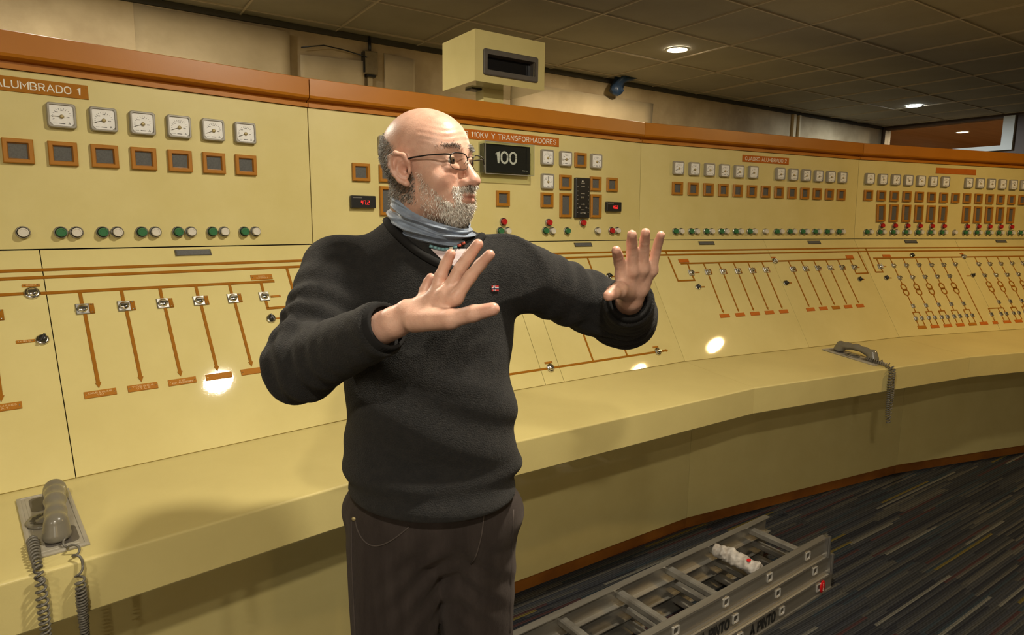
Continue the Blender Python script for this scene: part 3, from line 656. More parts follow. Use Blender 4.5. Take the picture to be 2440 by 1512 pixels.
# ---- section 3, desk
holder(S3, 2.51, .653); holder(S3, 3.365, .652)
bar(S3, (2.28, .532), (2.953, .532)); bar(S3, (2.986, .532), (3.66, .533)); round_switch(S3, 2.969, .532, .5); nameplate(S3, 'desk', 2.970, .556, .036, .0085, m='pl_orange', riv=False)
nameplate(S3, 'desk', 2.307, .549, .068, .021, m='pl_orange', riv=False); nameplate(S3, 'desk', 3.624, .5475, .066, .021, m='pl_orange', riv=False)
bar(S3, (2.211, RAIL1), (2.211, RAIL2)); bar(S3, (2.214, .575), (2.222, .432)); bar(S3, (2.218, .432), (2.337, .432)); bar(S3, (2.332, .435), (2.329, .46)); bar(S3, (2.327, .492), (2.327, .529))
square_switch(S3, 2.327, .476, False, .9); nameplate(S3, 'desk', 2.366, .4765, .036, .007)
selector(S3, 2.336, .391, .4); bar(S3, (2.35, .391), (2.384, .391), .0072); selector(S3, 2.979, .390, .9); bar(S3, (2.993, .390), (3.03, .390), .0072); selector(S3, 3.614, .391, .4); bar(S3, (3.628, .391), (3.66, .391), .0072)
for k in range(10):
    s = 2.440 + .1075 * k if k < 5 else 3.083 + .1060 * (k - 5)
    bar(S3, (s - .004, .530), (s - .002, .494), .0080); bar(S3, (s + .001, .46), (s + .003, .243), .0080); square_switch(S3, s, .477, True, .7 + .2 * math.sin(3 * k))
    put(S3, 'mimic_arrow', ARWM, 'desk', s + .003, .239)
    nameplate(S3, 'desk', s + .004, .2195, .066, .021, m='plate' if k == 7 else 'pl_orange', riv=False)
bar(S3, (3.617, .531), (3.617, .494)); bar(S3, (3.615, .46), (3.612, .432)); bar(S3, (3.609, .432), (3.727, .432)); bar(S3, (3.7235, .585), (3.7235, .432)); square_switch(S3, 3.618, .476, False, .9); nameplate(S3, 'desk', 3.652, .474, .034, .007)
# ---- section 4, upper panel
for k in range(14):
    s = 3.495 + .1105 * k
    if k != 7: gauge(S4, s, .378, 90 + 60 * math.sin(k * 5) if k != 1 else 120)
    window(S4, s, .2745)
    if k not in (0, 7, 13): window(S4, s + .006, .166, TALL, .05 if k == 1 else 0); button(S4, s + .022, .086, 'r')
    if k == 7: button(S4, s + .02, .046, 'w')
    else: button(S4, s + .004, .0455, 'g'); button(S4, s + .040, .0455, 'w')
nameplate(S4, 'panel', 4.26, .450, .376, .037, None, 'pl_orange', riv=False)
# ---- section 4, desk
holder(S4, 3.88, .653); holder(S4, 4.744, .656)
bar(S4, (3.496, BUS + .002), (4.28, BUS + .003)); bar(S4, (4.314, BUS + .003), (5.0, BUS + .003)); round_switch(S4, 4.297, .537, .4); nameplate(S4, 'desk', 4.295, .561, .032, .008, m='pl_orange', riv=False)
nameplate(S4, 'desk', 3.615, .551, .068, .019, m='pl_orange', riv=False); selector(S4, 3.832, .551)
bar(S4, (3.468, RAIL1), (3.466, .436)); bar(S4, (3.463, .437), (3.530, .437)); bar(S4, (3.525, .44), (3.522, .458)); bar(S4, (3.521, .49), (3.521, .533)); square_switch(S4, 3.520, .475, False, .5); nameplate(S4, 'desk', 3.555, .475, .034, .007)
selector(S4, 3.527, .394, .4); bar(S4, (3.541, .394), (3.575, .394), .0072); selector(S4, 4.293, .395, 2.2); bar(S4, (4.24, .394), (4.28, .394), .0072)
rg = MB(); RO, RI, n_ = .0250, .0168, 28
for r_o, r_i in ((RO, RI),):
    rg.loop_stack([[(r * math.cos(2 * math.pi * i / n_), r * math.sin(2 * math.pi * i / n_), z) for i in range(n_)] for r, z in ((RO, 0), (RO, .0016), (RI, .0016), (RI, 0))], cap0=False, cap1=False)
RGM = withm(rg.me('transformer_ring'), 'mimic')
def feeder(s, full=True, wide=None):
    bar(S4, (s, BUS), (s, .495), .0072); square_switch(S4, s - .001, .479, False, .8, True)
    bar(S4, (s, .463), (s + .001, .41), .0072); square_switch(S4, s + .002, .394, False, .8, True); bar(S4, (s + .002, .379), (s + .003, .350), .0072)
    put(S4, 'transformer_ring', RGM, 'desk', s + .003, .326); put(S4, 'transformer_ring', RGM, 'desk', s + .004, .291)
    bar(S4, (s + .004, .267), (s + .007, .21), .0072); put(S4, 'position_indicator', INDM, 'desk', s + .009, .197)
    bar(S4, (s + .009, .185), (s + .009, .1545), .0072); xs = (-.016, .035) if wide is None else wide
    bar(S4, (s + xs[0] - .003, .1545), (s + xs[-1] + .003, .1545), .0072)
    for x in xs:
        bar(S4, (s + x, .1545), (s + x, .125), .0072); put(S4, 'position_indicator', INDM, 'desk', s + x, .1125); bar(S4, (s + x, .10), (s + x, .066), .0072)
for k in range(5):
    feeder(3.637 + .1100 * k); nameplate(S4, 'desk', 3.642 + .1093 * k, .054, .070, .020, m='plate' if k in (0, 4) else 'pl_orange', riv=False)
bar(S4, (4.183, BUS), (4.184, .495), .0072); square_switch(S4, 4.184, .481, False, .8, True); bar(S4, (4.184, .465), (4.182, .066), .0072); nameplate(S4, 'desk', 4.182, .055, .070, .020, m='pl_orange', riv=False)
for k in range(5):
    feeder(4.404 + .1105 * k, wide=(-.115, -.026, .024) if k == 0 else None); nameplate(S4, 'desk', 4.398 + .1095 * k, .055, .070, .020, m='pl_orange', riv=False)
nameplate(S4, 'desk', 4.288, .055, .046, .020, m='pl_orange', riv=False)

# ------------------------------------------------------------------ box-shaped display on its post, standing on the console
t2 = V((SEC[1][1][0], SEC[1][1][1], 0)); n2 = V((t2.y, -t2.x, 0)); O2 = V((SEC[1][0][0], SEC[1][0][1], 0))
bp_ = O2 + t2 * 1.702 - n2 * .29
th2 = math.atan2(t2.y, t2.x)
bx = empty('display_box', (bp_.x, bp_.y, 1.985), th2); tag(bx, 'cream box with a dark slot window on a post above the console', 'display box')
MB().box(-.075, .035, -.035, .035, 0, .13).build('post', M['cream'], bx)
hz0, hz1, hw, hd = .115, .333, .192, .15
R4 = lambda ww, z0_, z1_, y: [(-ww, y, z0_), (ww, y, z0_), (ww, y, z1_), (-ww, y, z1_)]
hb = MB().loop_stack([R4(hw, hz0, hz1, -hd), R4(hw, hz0, hz1, hd)], cap0=False, cap1=True)
# front face with opening
ox0, ox1, oz0, oz1 = -.128, .128, .158, .250
fr = [(-hw, -hd, hz0), (hw, -hd, hz0), (hw, -hd, hz1), (-hw, -hd, hz1), (ox0, -hd, oz0), (ox1, -hd, oz0), (ox1, -hd, oz1), (ox0, -hd, oz1)]
hb.add(fr, [(0, 1, 5, 4), (1, 2, 6, 5), (2, 3, 7, 6), (3, 0, 4, 7)])
hb.build('housing', M['cream'], bx)
bz = MB(); RR = lambda w_, h_, r_, y_: [(x, y_, z + (oz0 + oz1) / 2 - .002) for x, z, _ in rrect(w_, h_, r_, 0)]
bz.loop_stack([RR(.300, .112, .010, -hd), RR(.300, .112, .010, -hd - .006), RR(.292, .104, .009, -hd - .009), RR(.262, .066, .004, -hd - .009), RR(.256, .060, .003, -hd + .03)], cap0=False, cap1=False)
bz.build('bezel', M['bezel'], bx)
MB().box(ox0 - .01, ox1 + .01, -hd + .028, -hd + .05, oz0 - .01, oz1 + .01).build('dark_screen', M['blackrub'], bx)
MB().box(-.13, -.05, -.02, .04, hz0 - .008, hz0).build('cable_clip', M['black'], bx)
# ------------------------------------------------------------------ implicit surfaces (for organic shapes)
def _n(p): return np.sqrt((p * p).sum(-1))
def sph(p, c, r): return _n(p - np.asarray(c, np.float32)) - r
def ell(p, c, r, R=None):
    q_ = p - np.asarray(c, np.float32)
    if R is not None: q_ = q_ @ np.asarray(R, np.float32)
    r = np.asarray(r, np.float32); k0 = _n(q_ / r); k1 = _n(q_ / (r * r)) + 1e-9
    return k0 * (k0 - 1) / k1
def cap(p, a, b, ra, rb=None):
    a = np.asarray(a, np.float32); b = np.asarray(b, np.float32); rb = ra if rb is None else rb
    ba = b - a; h = np.clip(((p - a) @ ba) / max(float(ba @ ba), 1e-12), 0, 1)
    return _n(p - a - h[:, None] * ba) - (ra + (rb - ra) * h)
def smin(a, b, k):
    h = np.clip(.5 + .5 * (b - a) / k, 0, 1); return b + (a - b) * h - k * h * (1 - h)
def smax(a, b, k): return -smin(-a, -b, k)
def chain(p, pts, rs, k=.006):
    d = None
    for a, b, ra, rb in zip(pts, pts[1:], rs, rs[1:]):
        e = cap(p, a, b, ra, rb); d = e if d is None else smin(d, e, k)
    return d
def surface_net(sdf, lo, hi, h, b=8, slack=1.35):
    lo = np.asarray(lo, np.float32); hi = np.asarray(hi, np.float32)
    nb = np.ceil((hi - lo) / (h * b)).astype(int)
    I = np.stack(np.meshgrid(*[np.arange(n) for n in nb], indexing='ij'), -1).reshape(-1, 3)
    d = sdf((lo + (I + .5) * (h * b)).astype(np.float32)); I = I[np.abs(d) < .866 * h * b * slack + h]
    g = np.stack(np.meshgrid(*[np.arange(b + 1)] * 3, indexing='ij'), -1).reshape(-1, 3)
    vals = np.empty((len(I), (b + 1) ** 3), np.float32); CH = 400
    for s in range(0, len(I), CH):
        P = (lo + (I[s:s + CH, None, :] * b + g[None]) * h).astype(np.float32)
        vals[s:s + CH] = sdf(P.reshape(-1, 3)).reshape(-1, (b + 1) ** 3)
    vals = vals.reshape(-1, b + 1, b + 1, b + 1)
    ins = vals < 0
    dims = nb * b + 2
    key = lambda c: (c[:, 0].astype(np.int64) * dims[1] + c[:, 1]) * dims[2] + c[:, 2]
    cnt = np.zeros((len(I), b, b, b), np.int8)
    offs = [(i, j, k) for i in (0, 1) for j in (0, 1) for k in (0, 1)]
    for (i, j, k) in offs: cnt += ins[:, i:i + b, j:j + b, k:k + b]
    act = np.argwhere((cnt > 0) & (cnt < 8))
    bi, ci = act[:, 0], act[:, 1:]
    cv = np.stack([vals[bi, ci[:, 0] + i, ci[:, 1] + j, ci[:, 2] + k] for (i, j, k) in offs], 1)
    acc = np.zeros((len(act), 3), np.float32); num = np.zeros(len(act), np.float32)
    for e0 in range(8):
        for ax in range(3):
            o0 = offs[e0]
            if o0[ax]: continue
            o1 = list(o0); o1[ax] = 1; e1 = offs.index(tuple(o1))
            v0, v1 = cv[:, e0], cv[:, e1]; cr_ = (v0 < 0) != (v1 < 0)
            t = np.where(cr_, v0 / np.where(cr_, v0 - v1, 1), 0)
            pos = np.array(o0, np.float32)[None] + t[:, None] * np.eye(3, dtype=np.float32)[ax]
            acc += np.where(cr_[:, None], pos, 0); num += cr_
    gc = I[bi] * b + ci
    verts = lo + (gc + acc / num[:, None]) * h
    k_ = key(gc); order = np.argsort(k_); ks = k_[order]
    def find(c):
        kk = key(c); p_ = np.clip(np.searchsorted(ks, kk), 0, len(ks) - 1); return np.where(ks[p_] == kk, order[p_], -1)
    quads = []
    for ax in range(3):
        sl = [slice(None), slice(0, b), slice(0, b), slice(0, b)]; s2 = list(sl); s2[ax + 1] = slice(1, b + 1)
        A, B_ = ins[tuple(sl)], ins[tuple(s2)]
        e = np.argwhere(A != B_); flip = A[tuple(e.T)]
        c = I[e[:, 0]] * b + e[:, 1:]; u, v = [(1, 2), (2, 0), (0, 1)][ax]
        du = np.eye(3, dtype=int)[u]; dv = np.eye(3, dtype=int)[v]
        q_ = np.stack([find(c), find(c - du), find(c - du - dv), find(c - dv)], 1)
        ok = (q_ >= 0).all(1); q_ = q_[ok]; fl_ = flip[ok]
        q_[~fl_] = q_[~fl_][:, ::-1]
        quads.append(q_)
    return verts, np.concatenate(quads)
def np_mesh(name, verts, quads, smooth=True):
    me = bpy.data.meshes.new(name); me.vertices.add(len(verts)); me.vertices.foreach_set('co', np.ascontiguousarray(verts, np.float32).ravel())
    n = len(quads); me.loops.add(n * 4); me.loops.foreach_set('vertex_index', np.ascontiguousarray(quads, np.int32).ravel())
    me.polygons.add(n); me.polygons.foreach_set('loop_start', np.arange(n, dtype=np.int32) * 4); me.polygons.foreach_set('loop_total', np.full(n, 4, np.int32))
    me.update(calc_edges=True); me.validate()
    if smooth: me.polygons.foreach_set('use_smooth', [True] * len(me.polygons))
    return me
def wav(p, seed, f, n=5):
    """cheap smooth 3-d noise, about -1..1"""
    r = np.random.default_rng(seed); d = np.zeros(len(p), np.float32); q_ = p
    for k in range(n):
        v = r.normal(size=3).astype(np.float32); v /= np.linalg.norm(v); v2 = r.normal(size=3).astype(np.float32)
        d += np.sin((q_ @ v) * f * (1 + .35 * k) + 1.2 * np.sin((q_ @ v2) * f * .5) + r.random() * 6.28)
    return d / n * 1.4

# ------------------------------------------------------------------ telephones let into the counter
def hs_sdf(p):
    # handset along y, lying with its cups down; z up
    d = chain(p, [(0, -.078, .028), (0, -.05, .041), (0, 0, .047), (0, .05, .041), (0, .078, .028)], [.0175, .0165, .0155, .0165, .0175], .014)
    q_ = p.copy(); q_[:, 0] *= .62
    d = smin(d, chain(q_, [(0, -.06, .039), (0, 0, .046), (0, .06, .039)], [.010, .0095, .010], .01), .01)
    for s in (-1, 1):
        c = cap(p, (0, s * .088, .036), (0, s * .094, .012), .022, .0265); c = smax(c, (.004 - p[:, 2]) * .9, .004)
        d = smin(d, c, .016)
    return d
hv, hq = surface_net(hs_sdf, (-.04, -.13, -.01), (.04, .13, .08), .0022)
HS = withm(np_mesh('handset', hv, hq), 'phone')
trm = MB(); TW, TL = .104, .300
RT = lambda w_, l_, z_: [(-w_ / 2, -l_ / 2, z_), (w_ / 2, -l_ / 2, z_), (w_ / 2, l_ / 2, z_), (-w_ / 2, l_ / 2, z_)]
trm.loop_stack([RT(TW, TL, .0), RT(TW, TL, .003), RT(TW - .008, TL - .008, .005), RT(TW - .016, TL - .016, .005), RT(TW - .018, TL - .018, .0035), RT(TW - .030, TL - .030, .0035), RT(TW - .032, TL - .032, .0045), RT(TW - .040, TL - .040, .0045)], cap0=False, cap1=True)
TRAY = withm(trm.me('tray'), 'phonef')
POCK = withm(MB().loop_stack([rrect(.060, .075, .012, .0046), rrect(.060, .075, .012, .0052)]).me('cradle_well'), 'bezel')
dm = MB().lathe((0, 0), [(.036, .0045), (.036, .009), (.033, .0105), (.013, .0105), (.012, .013), (.003, .0135)], 32, smooth=True)
DIALW = withm(dm.me('rotary_dial'), 'phone')
hl = MB()
for k in range(10):
    a = math.radians(60 + 27 * k); hl.cyl((.0235 * math.cos(a), .0235 * math.sin(a)), .0052, .0106, .0111, 12)
HOLES = withm(hl.me('finger_holes'), 'ink')
def helix(path, R=.0080, pitch=.0122, r=.0025, straight0=.0, straight1=.0, seg=12):
    pts = [V(p) for p in path]; cum = [0]
    for a, b in zip(pts, pts[1:]): cum.append(cum[-1] + (b - a).length)
    Lt = cum[-1]; n = int(Lt / pitch * seg); out = []; up = None; k = 0; pd = None
    for i in range(n + 1):
        s = Lt * i / n
        while k < len(pts) - 2 and s > cum[k + 1]: k += 1
        t = (s - cum[k]) / max(cum[k + 1] - cum[k], 1e-9); p_ = pts[k].lerp(pts[k + 1], t)
        d = (pts[k + 1] - pts[k]).normalized()
        if k + 2 < len(pts): d = d.lerp((pts[k + 2] - pts[k + 1]).normalized(), t * .5).normalized()
        if up is None: up = d.orthogonal().normalized()
        up = (up - d * up.dot(d)).normalized(); sd = d.cross(up)
        rr = R * min(1, max(0, (s - straight0) / .02)) * min(1, max(0, (Lt - straight1 - s) / .02)) * (1 + .14 * math.sin(s * 37))
        a = 2 * math.pi * s / pitch * (1 + .05 * math.sin(s * 21)); out.append(p_ + up * (rr * math.cos(a)) + sd * (rr * math.sin(a)))
    return MB().tube(out, r, 6)
def smooth_path(pts, n=8):
    P_ = [V(p) for p in pts]; out = []
    for i in range(len(P_) - 1):
        p0, p1, p2, p3 = P_[max(i - 1, 0)], P_[i], P_[i + 1], P_[min(i + 2, len(P_) - 1)]
        for k in range(n):
            t = k / n; out.append(.5 * ((2 * p1) + (p2 - p0) * t + (2 * p0 - 5 * p1 + 4 * p2 - p3) * t * t + (3 * p1 - p0 - 3 * p2 + p3) * t ** 3))
    out.append(P_[-1]); return out
def telephone(S, s, v, label, hang, yaw=0.0, hsx=.012, cx=(-.030, .016)):
    """hang = z of the bottom of the hanging cord"""
    base = S.root.matrix_basis @ spt(S, 'counter', s, v, .0006); th = S.root.rotation_euler.z
    t = empty('telephone', base, 0); al = S.frames['counter'][4]
    t.rotation_euler = (Matrix.Rotation(th, 3, 'Z') @ Matrix.Rotation(al, 3, 'X')).to_euler(); tag(t, label, 'telephone', 'grey telephones let into the counter')
    link('tray', TRAY, None, t)
    link('cradle_well', POCK, None, t, (0, .093, 0)); link('cradle_well', POCK, None, t, (.008, -.088, .0002))
    d = link('rotary_dial', DIALW, None, t, (-.010, .0, 0)); link('finger_holes', HOLES, None, d)
    link('handset', HS, None, t, (hsx, -.002, .003), (0, 0, yaw))
    # cord: from the tray over the counter edge, down in a loop and up to the handset
    MWi = (Matrix.Translation(base) @ t.rotation_euler.to_matrix().to_4x4()).inverted()
    sw = lambda ds, dd, z: MWi @ (S.root.matrix_basis @ V((s + ds - S.sl, -dd, z)))
    y_e = -(v)  # counter edge in tray coordinates
    a0 = V((cx[0], -.075, .016)); b0 = V((hsx, -.118, .016))
    fd_ = PR['F'][0]; zf = PR['F'][1]
    half1 = [a0, V((cx[0] - .002, -.11, .014)), V((cx[0] - .003, y_e + .02, .012)), sw(cx[0] - .003, fd_ + .011, zf - .004), sw(cx[0] - .002, fd_ + .013, zf - .06), sw(cx[0] + .0, fd_ + .014, hang + .09), sw(cx[0] + .006, fd_ + .016, hang + .03)]
    half2 = [sw((cx[0] + cx[1]) / 2, fd_ + .017, hang), sw(cx[1] - .006, fd_ + .016, hang + .03), sw(cx[1], fd_ + .014, hang + .09), sw(cx[1] + .0, fd_ + .013, zf - .06), sw(cx[1], fd_ + .011, zf - .004), V((cx[1], y_e + .02, .012)), b0 + V((.004, -.015, -.002)), b0]
    helix(smooth_path(half1 + half2)).build('coiled_cord', M['cord'], t)
    return t
bpy.context.view_layer.update()
telephone(S1, .128, .203, 'grey rotary dial telephone in the counter at the left, cord hanging over the edge', .22, -.10, .010, (-.040, .022))
telephone(S3, 3.035, .203, 'grey telephone in the counter right of the man, short hanging cord', .52, .05, .010, (-.018, .004))

# ------------------------------------------------------------------ aluminium extension ladder on the floor
LD = V((-.804, -.595, 0)); lth = math.atan2(LD.y, LD.x)
la = empty('ladder', (1.335, 2.455, 0), lth); tag(la, 'three-part aluminium extension ladder lying on the carpet', 'ladder')
# local x runs back along the ladder, y toward the room (near side) is +y after the half turn
LEN = 1.72
def stile(y0, y1, z0, z1, x0, x1, outer):
    """channel: web on the outer side, lips turned inwards"""
    t = .003; hgt = z1 - z0
    if outer > 0: prof = [(y1, z0), (y1, z0 + .008), (y1 - .003, z0 + .012), (y1 - .003, z1 - .012), (y1, z1 - .008), (y1, z1), (y0, z1), (y0, z1 - t), (y1 - .007, z1 - t), (y1 - .007, z0 + t), (y0, z0 + t), (y0, z0)]
    else: prof = [(y0, z0), (y1, z0), (y1, z0 + t), (y0 + .007, z0 + t), (y0 + .007, z1 - t), (y1, z1 - t), (y1, z1), (y0, z1), (y0, z1 - .008), (y0 + .003, z1 - .012), (y0 + .003, z0 + .012), (y0, z0 + .008)]
    return MB().loop_stack([[(x, y, z) for y, z in prof] for x in (x0, x1)]).build('stile', M['alu'], la)
SQR = lambda w_, h_, y_, c: [(c[0] + x, y_, c[1] + z) for x, z, _ in rrect(w_, h_, .005, 0, 3)]
def rung(x, ya, yb, z, w_=.030, h_=.028):
    mb = MB(); L_ = []
    for y_ in (ya, yb): L_.append([(x + w_ / 2 * sx, y_, z + h_ / 2 * sz) for sx, sz in ((-.7, -1), (.7, -1), (1, -.6), (1, .6), (.75, .93), (.6, 1), (.45, .93), (.3, 1), (.15, .93), (0, 1), (-.15, .93), (-.3, 1), (-.45, .93), (-.6, 1), (-.75, .93), (-1, .6), (-1, -.6))])
    mb.loop_stack(L_, cap0=True, cap1=True)
    r = mb.build('rung', M['alu'], la)
    for y_, sg in ((yb, 1), (ya, -1)):
        e = MB().loop_stack([SQR(.034, .034, y_ + .0002 * sg, (x, z)), SQR(.034, .034, y_ + .003 * sg, (x, z)), SQR(.028, .028, y_ + .0045 * sg, (x, z)), SQR(.021, .021, y_ + .0022 * sg, (x, z)), SQR(.019, .019, y_ - .014 * sg, (x, z))], cap0=False, cap1=False)
        e.build('flared_end', M['alu_bright'], r); MB().loop_stack([SQR(.0195, .0195, y_ - .013 * sg, (x, z)), SQR(.0195, .0195, y_ - .0125 * sg, (x, z))]).build('rung_bore', M['dark'], r)
    return r
# near side at y=0 is the outer face of the lowest part; far side is y<0
LAY = [(0.0, .0, .075, .300, .105), (.002, .076, .151, .283, .128), (.03, .152, .228, .266, .178)]   # x0, z0, z1, width, first rung
for k, (x0, z0, z1, wd, xr) in enumerate(LAY):
    ya = -.300 + (.300 - wd) / 2 - .0; yb = -(.300 - wd) / 2
    stile(yb - .026, yb, z0, z1, x0, LEN, 1); stile(ya, ya + .026, z0, z1, x0 + .03, LEN, -1)
    x = xr
    while x < LEN: rung(x, ya + .003, yb - .003, (z0 + z1) / 2 + .004); x += .266
# guide brackets at the end
for k, (xx, z0, z1, yy) in enumerate(((.015, .078, .155, -.004), (.035, .152, .232, -.012))):
    mb = MB().box(xx - .012, xx + .012, yy - .014, yy + .004, z0, z1); mb.cyl((xx, yy + .004), .006, z0 - .006, z1 + .004, 12); mb.build('guide_bracket', M['steel'], la)
M['capred'] = mat('red_oval', (.55, .012, .015), .25)
L_ = [[(.082 + a * .020 * math.cos(2 * math.pi * i / 24), .0005 + h_, .040 + a * .026 * math.sin(2 * math.pi * i / 24)) for i in range(24)] for a, h_ in ((1, 0), (1, .002), (.85, .004), (.3, .005))]
rc = MB().loop_stack(L_, smooth=True).build('red_badge', M['capred'], la)
mk_ = MB()
for k in range(5): mk_.box(.0785, .0835, .0040, .0056, .0235 + .0068 * k, .0275 + .0068 * k)
tag(mk_.build('badge_marks', M['letter'], rc), kind='stuff')
M['marker'] = mat('black_marker', (.012, .012, .012), .6)
for body, xx, yy, zz, w_, h_ in (('A PINTO', .495, -.0027, .038, .155, .034), ('A PINTO', .775, -.0112, .113, .155, .034)):
    o = link('marker_writing', text_me(body, w_, h_, 'marker', .15), None, la, (xx, yy + .0006, zz)); o.rotation_euler = (math.pi / 2, 0, math.pi)
# paper-and-tape wrapping round one rung
def wrap_sdf(p):
    d = cap(p, (0, -.085, 0), (0, .085, 0), .021, .025); d = smin(d, ell(p, (0, -.02, .012), (.022, .04, .018)), .01)
    r = np.sqrt(p[:, 0] ** 2 + p[:, 2] ** 2); d = np.maximum(d, np.abs(p[:, 1]) - .088)
    d = smax(d, -(np.abs(p[:, 1] + .012) - .004 + (.021 - r) * -.3), .01) if False else d
    return (d + .004 * wav(p, 4, 90) + .0022 * wav(p, 9, 190)) * .8
wv_, wq = surface_net(wrap_sdf, (-.05, -.11, -.05), (.05, .11, .05), .003)
M['paper'] = mat('crumpled_white_paper', (.55, .52, .48), .7, var=(.30, .26, .22), vscale=38, bump=.4, bscale=60)
wpx = LAY[2][4] + .266
wp = link('wrapping', np_mesh('wrapping', wv_, wq), M['paper']); lm = Matrix.Translation(la.location) @ Matrix.Rotation(lth, 4, 'Z')
wp.matrix_world = lm @ Matrix.Translation((wpx, -.160, .200)) @ Matrix.Diagonal((1.25, 1.12, 1.15, 1)); tag(wp, 'crumpled white paper wrapping with a red dot tied round a ladder rung', 'wrapping')
dt = MB().lathe((0, 0), [(.007, 0), (.007, .001), (.003, .0016)], 16).build('red_dot', M['capred'], wp, (.012, .055, .0265)); dt.rotation_euler = (0, .35, 0)
# ------------------------------------------------------------------ the man
BASE = np.array([-.16, 1.24, 0.0], np.float32)
man = empty('person', tuple(BASE)); tag(man, 'bald bearded man in a black sweater raising both hands before the console', 'person')
HC = np.array([-.172, 1.306, 1.603], np.float32)
yaw, pit = math.radians(-31.0), math.radians(3.0)
HF = np.array([math.cos(yaw) * math.cos(pit), math.sin(yaw) * math.cos(pit), math.sin(pit)], np.float32)
HL = np.cross([0, 0, 1], HF); HL /= np.linalg.norm(HL); HU = np.cross(HF, HL)
hr = math.radians(0.0); HL, HU = (HL * math.cos(hr) + HU * math.sin(hr)), (HU * math.cos(hr) - HL * math.sin(hr))
HR = np.stack([HL, HF, HU], 1).astype(np.float32)            # local -> world (columns: left, forward, up)
HS_ = .945
def to_head(p): return ((p - HC) @ HR) / HS_
def to_world(q_): return (np.asarray(q_, np.float32) * HS_) @ HR.T + HC
def head_sdf(q_):
    ax_ = q_.copy(); ax_[:, 0] = np.abs(ax_[:, 0])          # mirrored half
    d = ell(q_, (0, -.010, .028), (.0775, .0985, .089))
    d = smin(d, ell(q_, (0, .034, .030), (.063, .058, .062)), .02)
    d = smin(d, ell(q_, (0, .036, -.040), (.0585, .052, .075)), .025)
    d = smin(d, ell(q_, (0, .026, -.078), (.056, .060, .042)), .03)
    d = smin(d, ell(q_, (0, .072, -.106), (.028, .022, .022)), .025)
    d = smin(d, ell(ax_, (.041, .060, -.036), (.026, .024, .024)), .02)
    d = smin(d, cap(ax_, (.010, .086, .020), (.044, .074, .020), .0105, .008), .014)
    d = smax(d, -sph(ax_, (.033, .104, -.001), .0185), .014)
    d = smin(d, ell(q_, (0, .080, -.074), (.036, .024, .030)), .018)
    # nose
    ns = cap(q_, (0, .088, .010), (0, .112, -.032), .0080, .0108)
    ns = smin(ns, ell(q_, (0, .1165, -.041), (.0145, .0135, .0130)), .008)
    ns = smin(ns, ell(ax_, (.0145, .103, -.0445), (.0078, .0115, .0090)), .007)
    d = smin(d, ns, .010)
    d = smax(d, -ell(ax_, (.0068, .110, -.0535), (.0038, .0065, .0045)), .004)
    # lids round the eyeball
    lid = sph(ax_, (.033, .0800, -.001), .0140); d = smin(d, lid, .006)
    d = smax(d, -ell(ax_, (.0330, .0945, -.0020), (.0150, .0105, .0075)), .0025)
    d = smin(d, cap(ax_, (.020, .0885, -.0145), (.043, .083, -.0155), .0045, .0045), .009)     # bag under the eye
    # lips
    d = smin(d, ell(q_, (0, .1030, -.0690), (.021, .0060, .0050)), .006)
    d = smin(d, ell(q_, (0, .1015, -.0795), (.019, .0065, .0058)), .006)
    d = smax(d, -ell(q_, (0, .110, -.0742), (.024, .010, .0011)), .0025)
    # cheek fold
    d = d + .0012 * np.exp(-((ax_[:, 0] - .030 - .25 * (-.045 - ax_[:, 2])) / .0035) ** 2) * ((ax_[:, 2] < -.042) & (ax_[:, 2] > -.082) & (ax_[:, 1] > .05))
    # forehead lines
    fm = np.exp(-((q_[:, 2] - .050) / .022) ** 2) * (q_[:, 1] > .03)
    d = d + .0008 * fm * np.sin(q_[:, 2] * 520 + 3.0 * np.sin(q_[:, 0] * 38 + 40 * q_[:, 1])) * (.4 + .6 * np.sin(q_[:, 0] * 70 + 1) ** 2)
    # crow's feet
    cf = np.exp(-((ax_[:, 0] - .052) / .010) ** 2 - ((q_[:, 2] + .004) / .012) ** 2) * (q_[:, 1] > .04)
    d = d + .0007 * cf * np.sin(q_[:, 2] * 900 - ax_[:, 0] * 300)
    # ears: plate, rim, lobe, with a hollow
    e = ax_ - np.array([.0775, .002, -.014], np.float32); fl = -.35 * e[:, 1]
    e = np.stack([e[:, 0] - np.maximum(fl, -.004) - .002, e[:, 1] + .12 * e[:, 2], e[:, 2]], 1)
    er = ell(e, (.002, -.003, .003), (.0045, .0165, .0285))
    rim = chain(e, [(.002, .013, -.003), (.004, .014, .012), (.006, .008, .027), (.008, -.006, .032), (.009, -.018, .024), (.009, -.0215, .008), (.008, -.017, -.009), (.006, -.008, -.023), (.004, .002, -.029)], [.0035, .0042, .0042, .0043, .0046, .0048, .0046, .0050, .0068], .004)
    er = smin(er, rim, .004)
    er = smin(er, chain(e, [(.005, .002, .018), (.007, -.008, .012), (.006, -.009, -.004), (.005, -.002, -.014)], [.003, .0035, .0035, .003], .003), .003)
    er = smax(er, -ell(e, (.011, .003, -.003), (.0115, .0085, .0120)), .003); er = smax(er, -ell(e, (.0135, -.010, .016), (.0075, .0055, .0125)), .003)
    er = smin(er, ell(e, (.004, .0125, -.006), (.004, .003, .006)), .003)
    d = smin(d, er, .006)
    return d
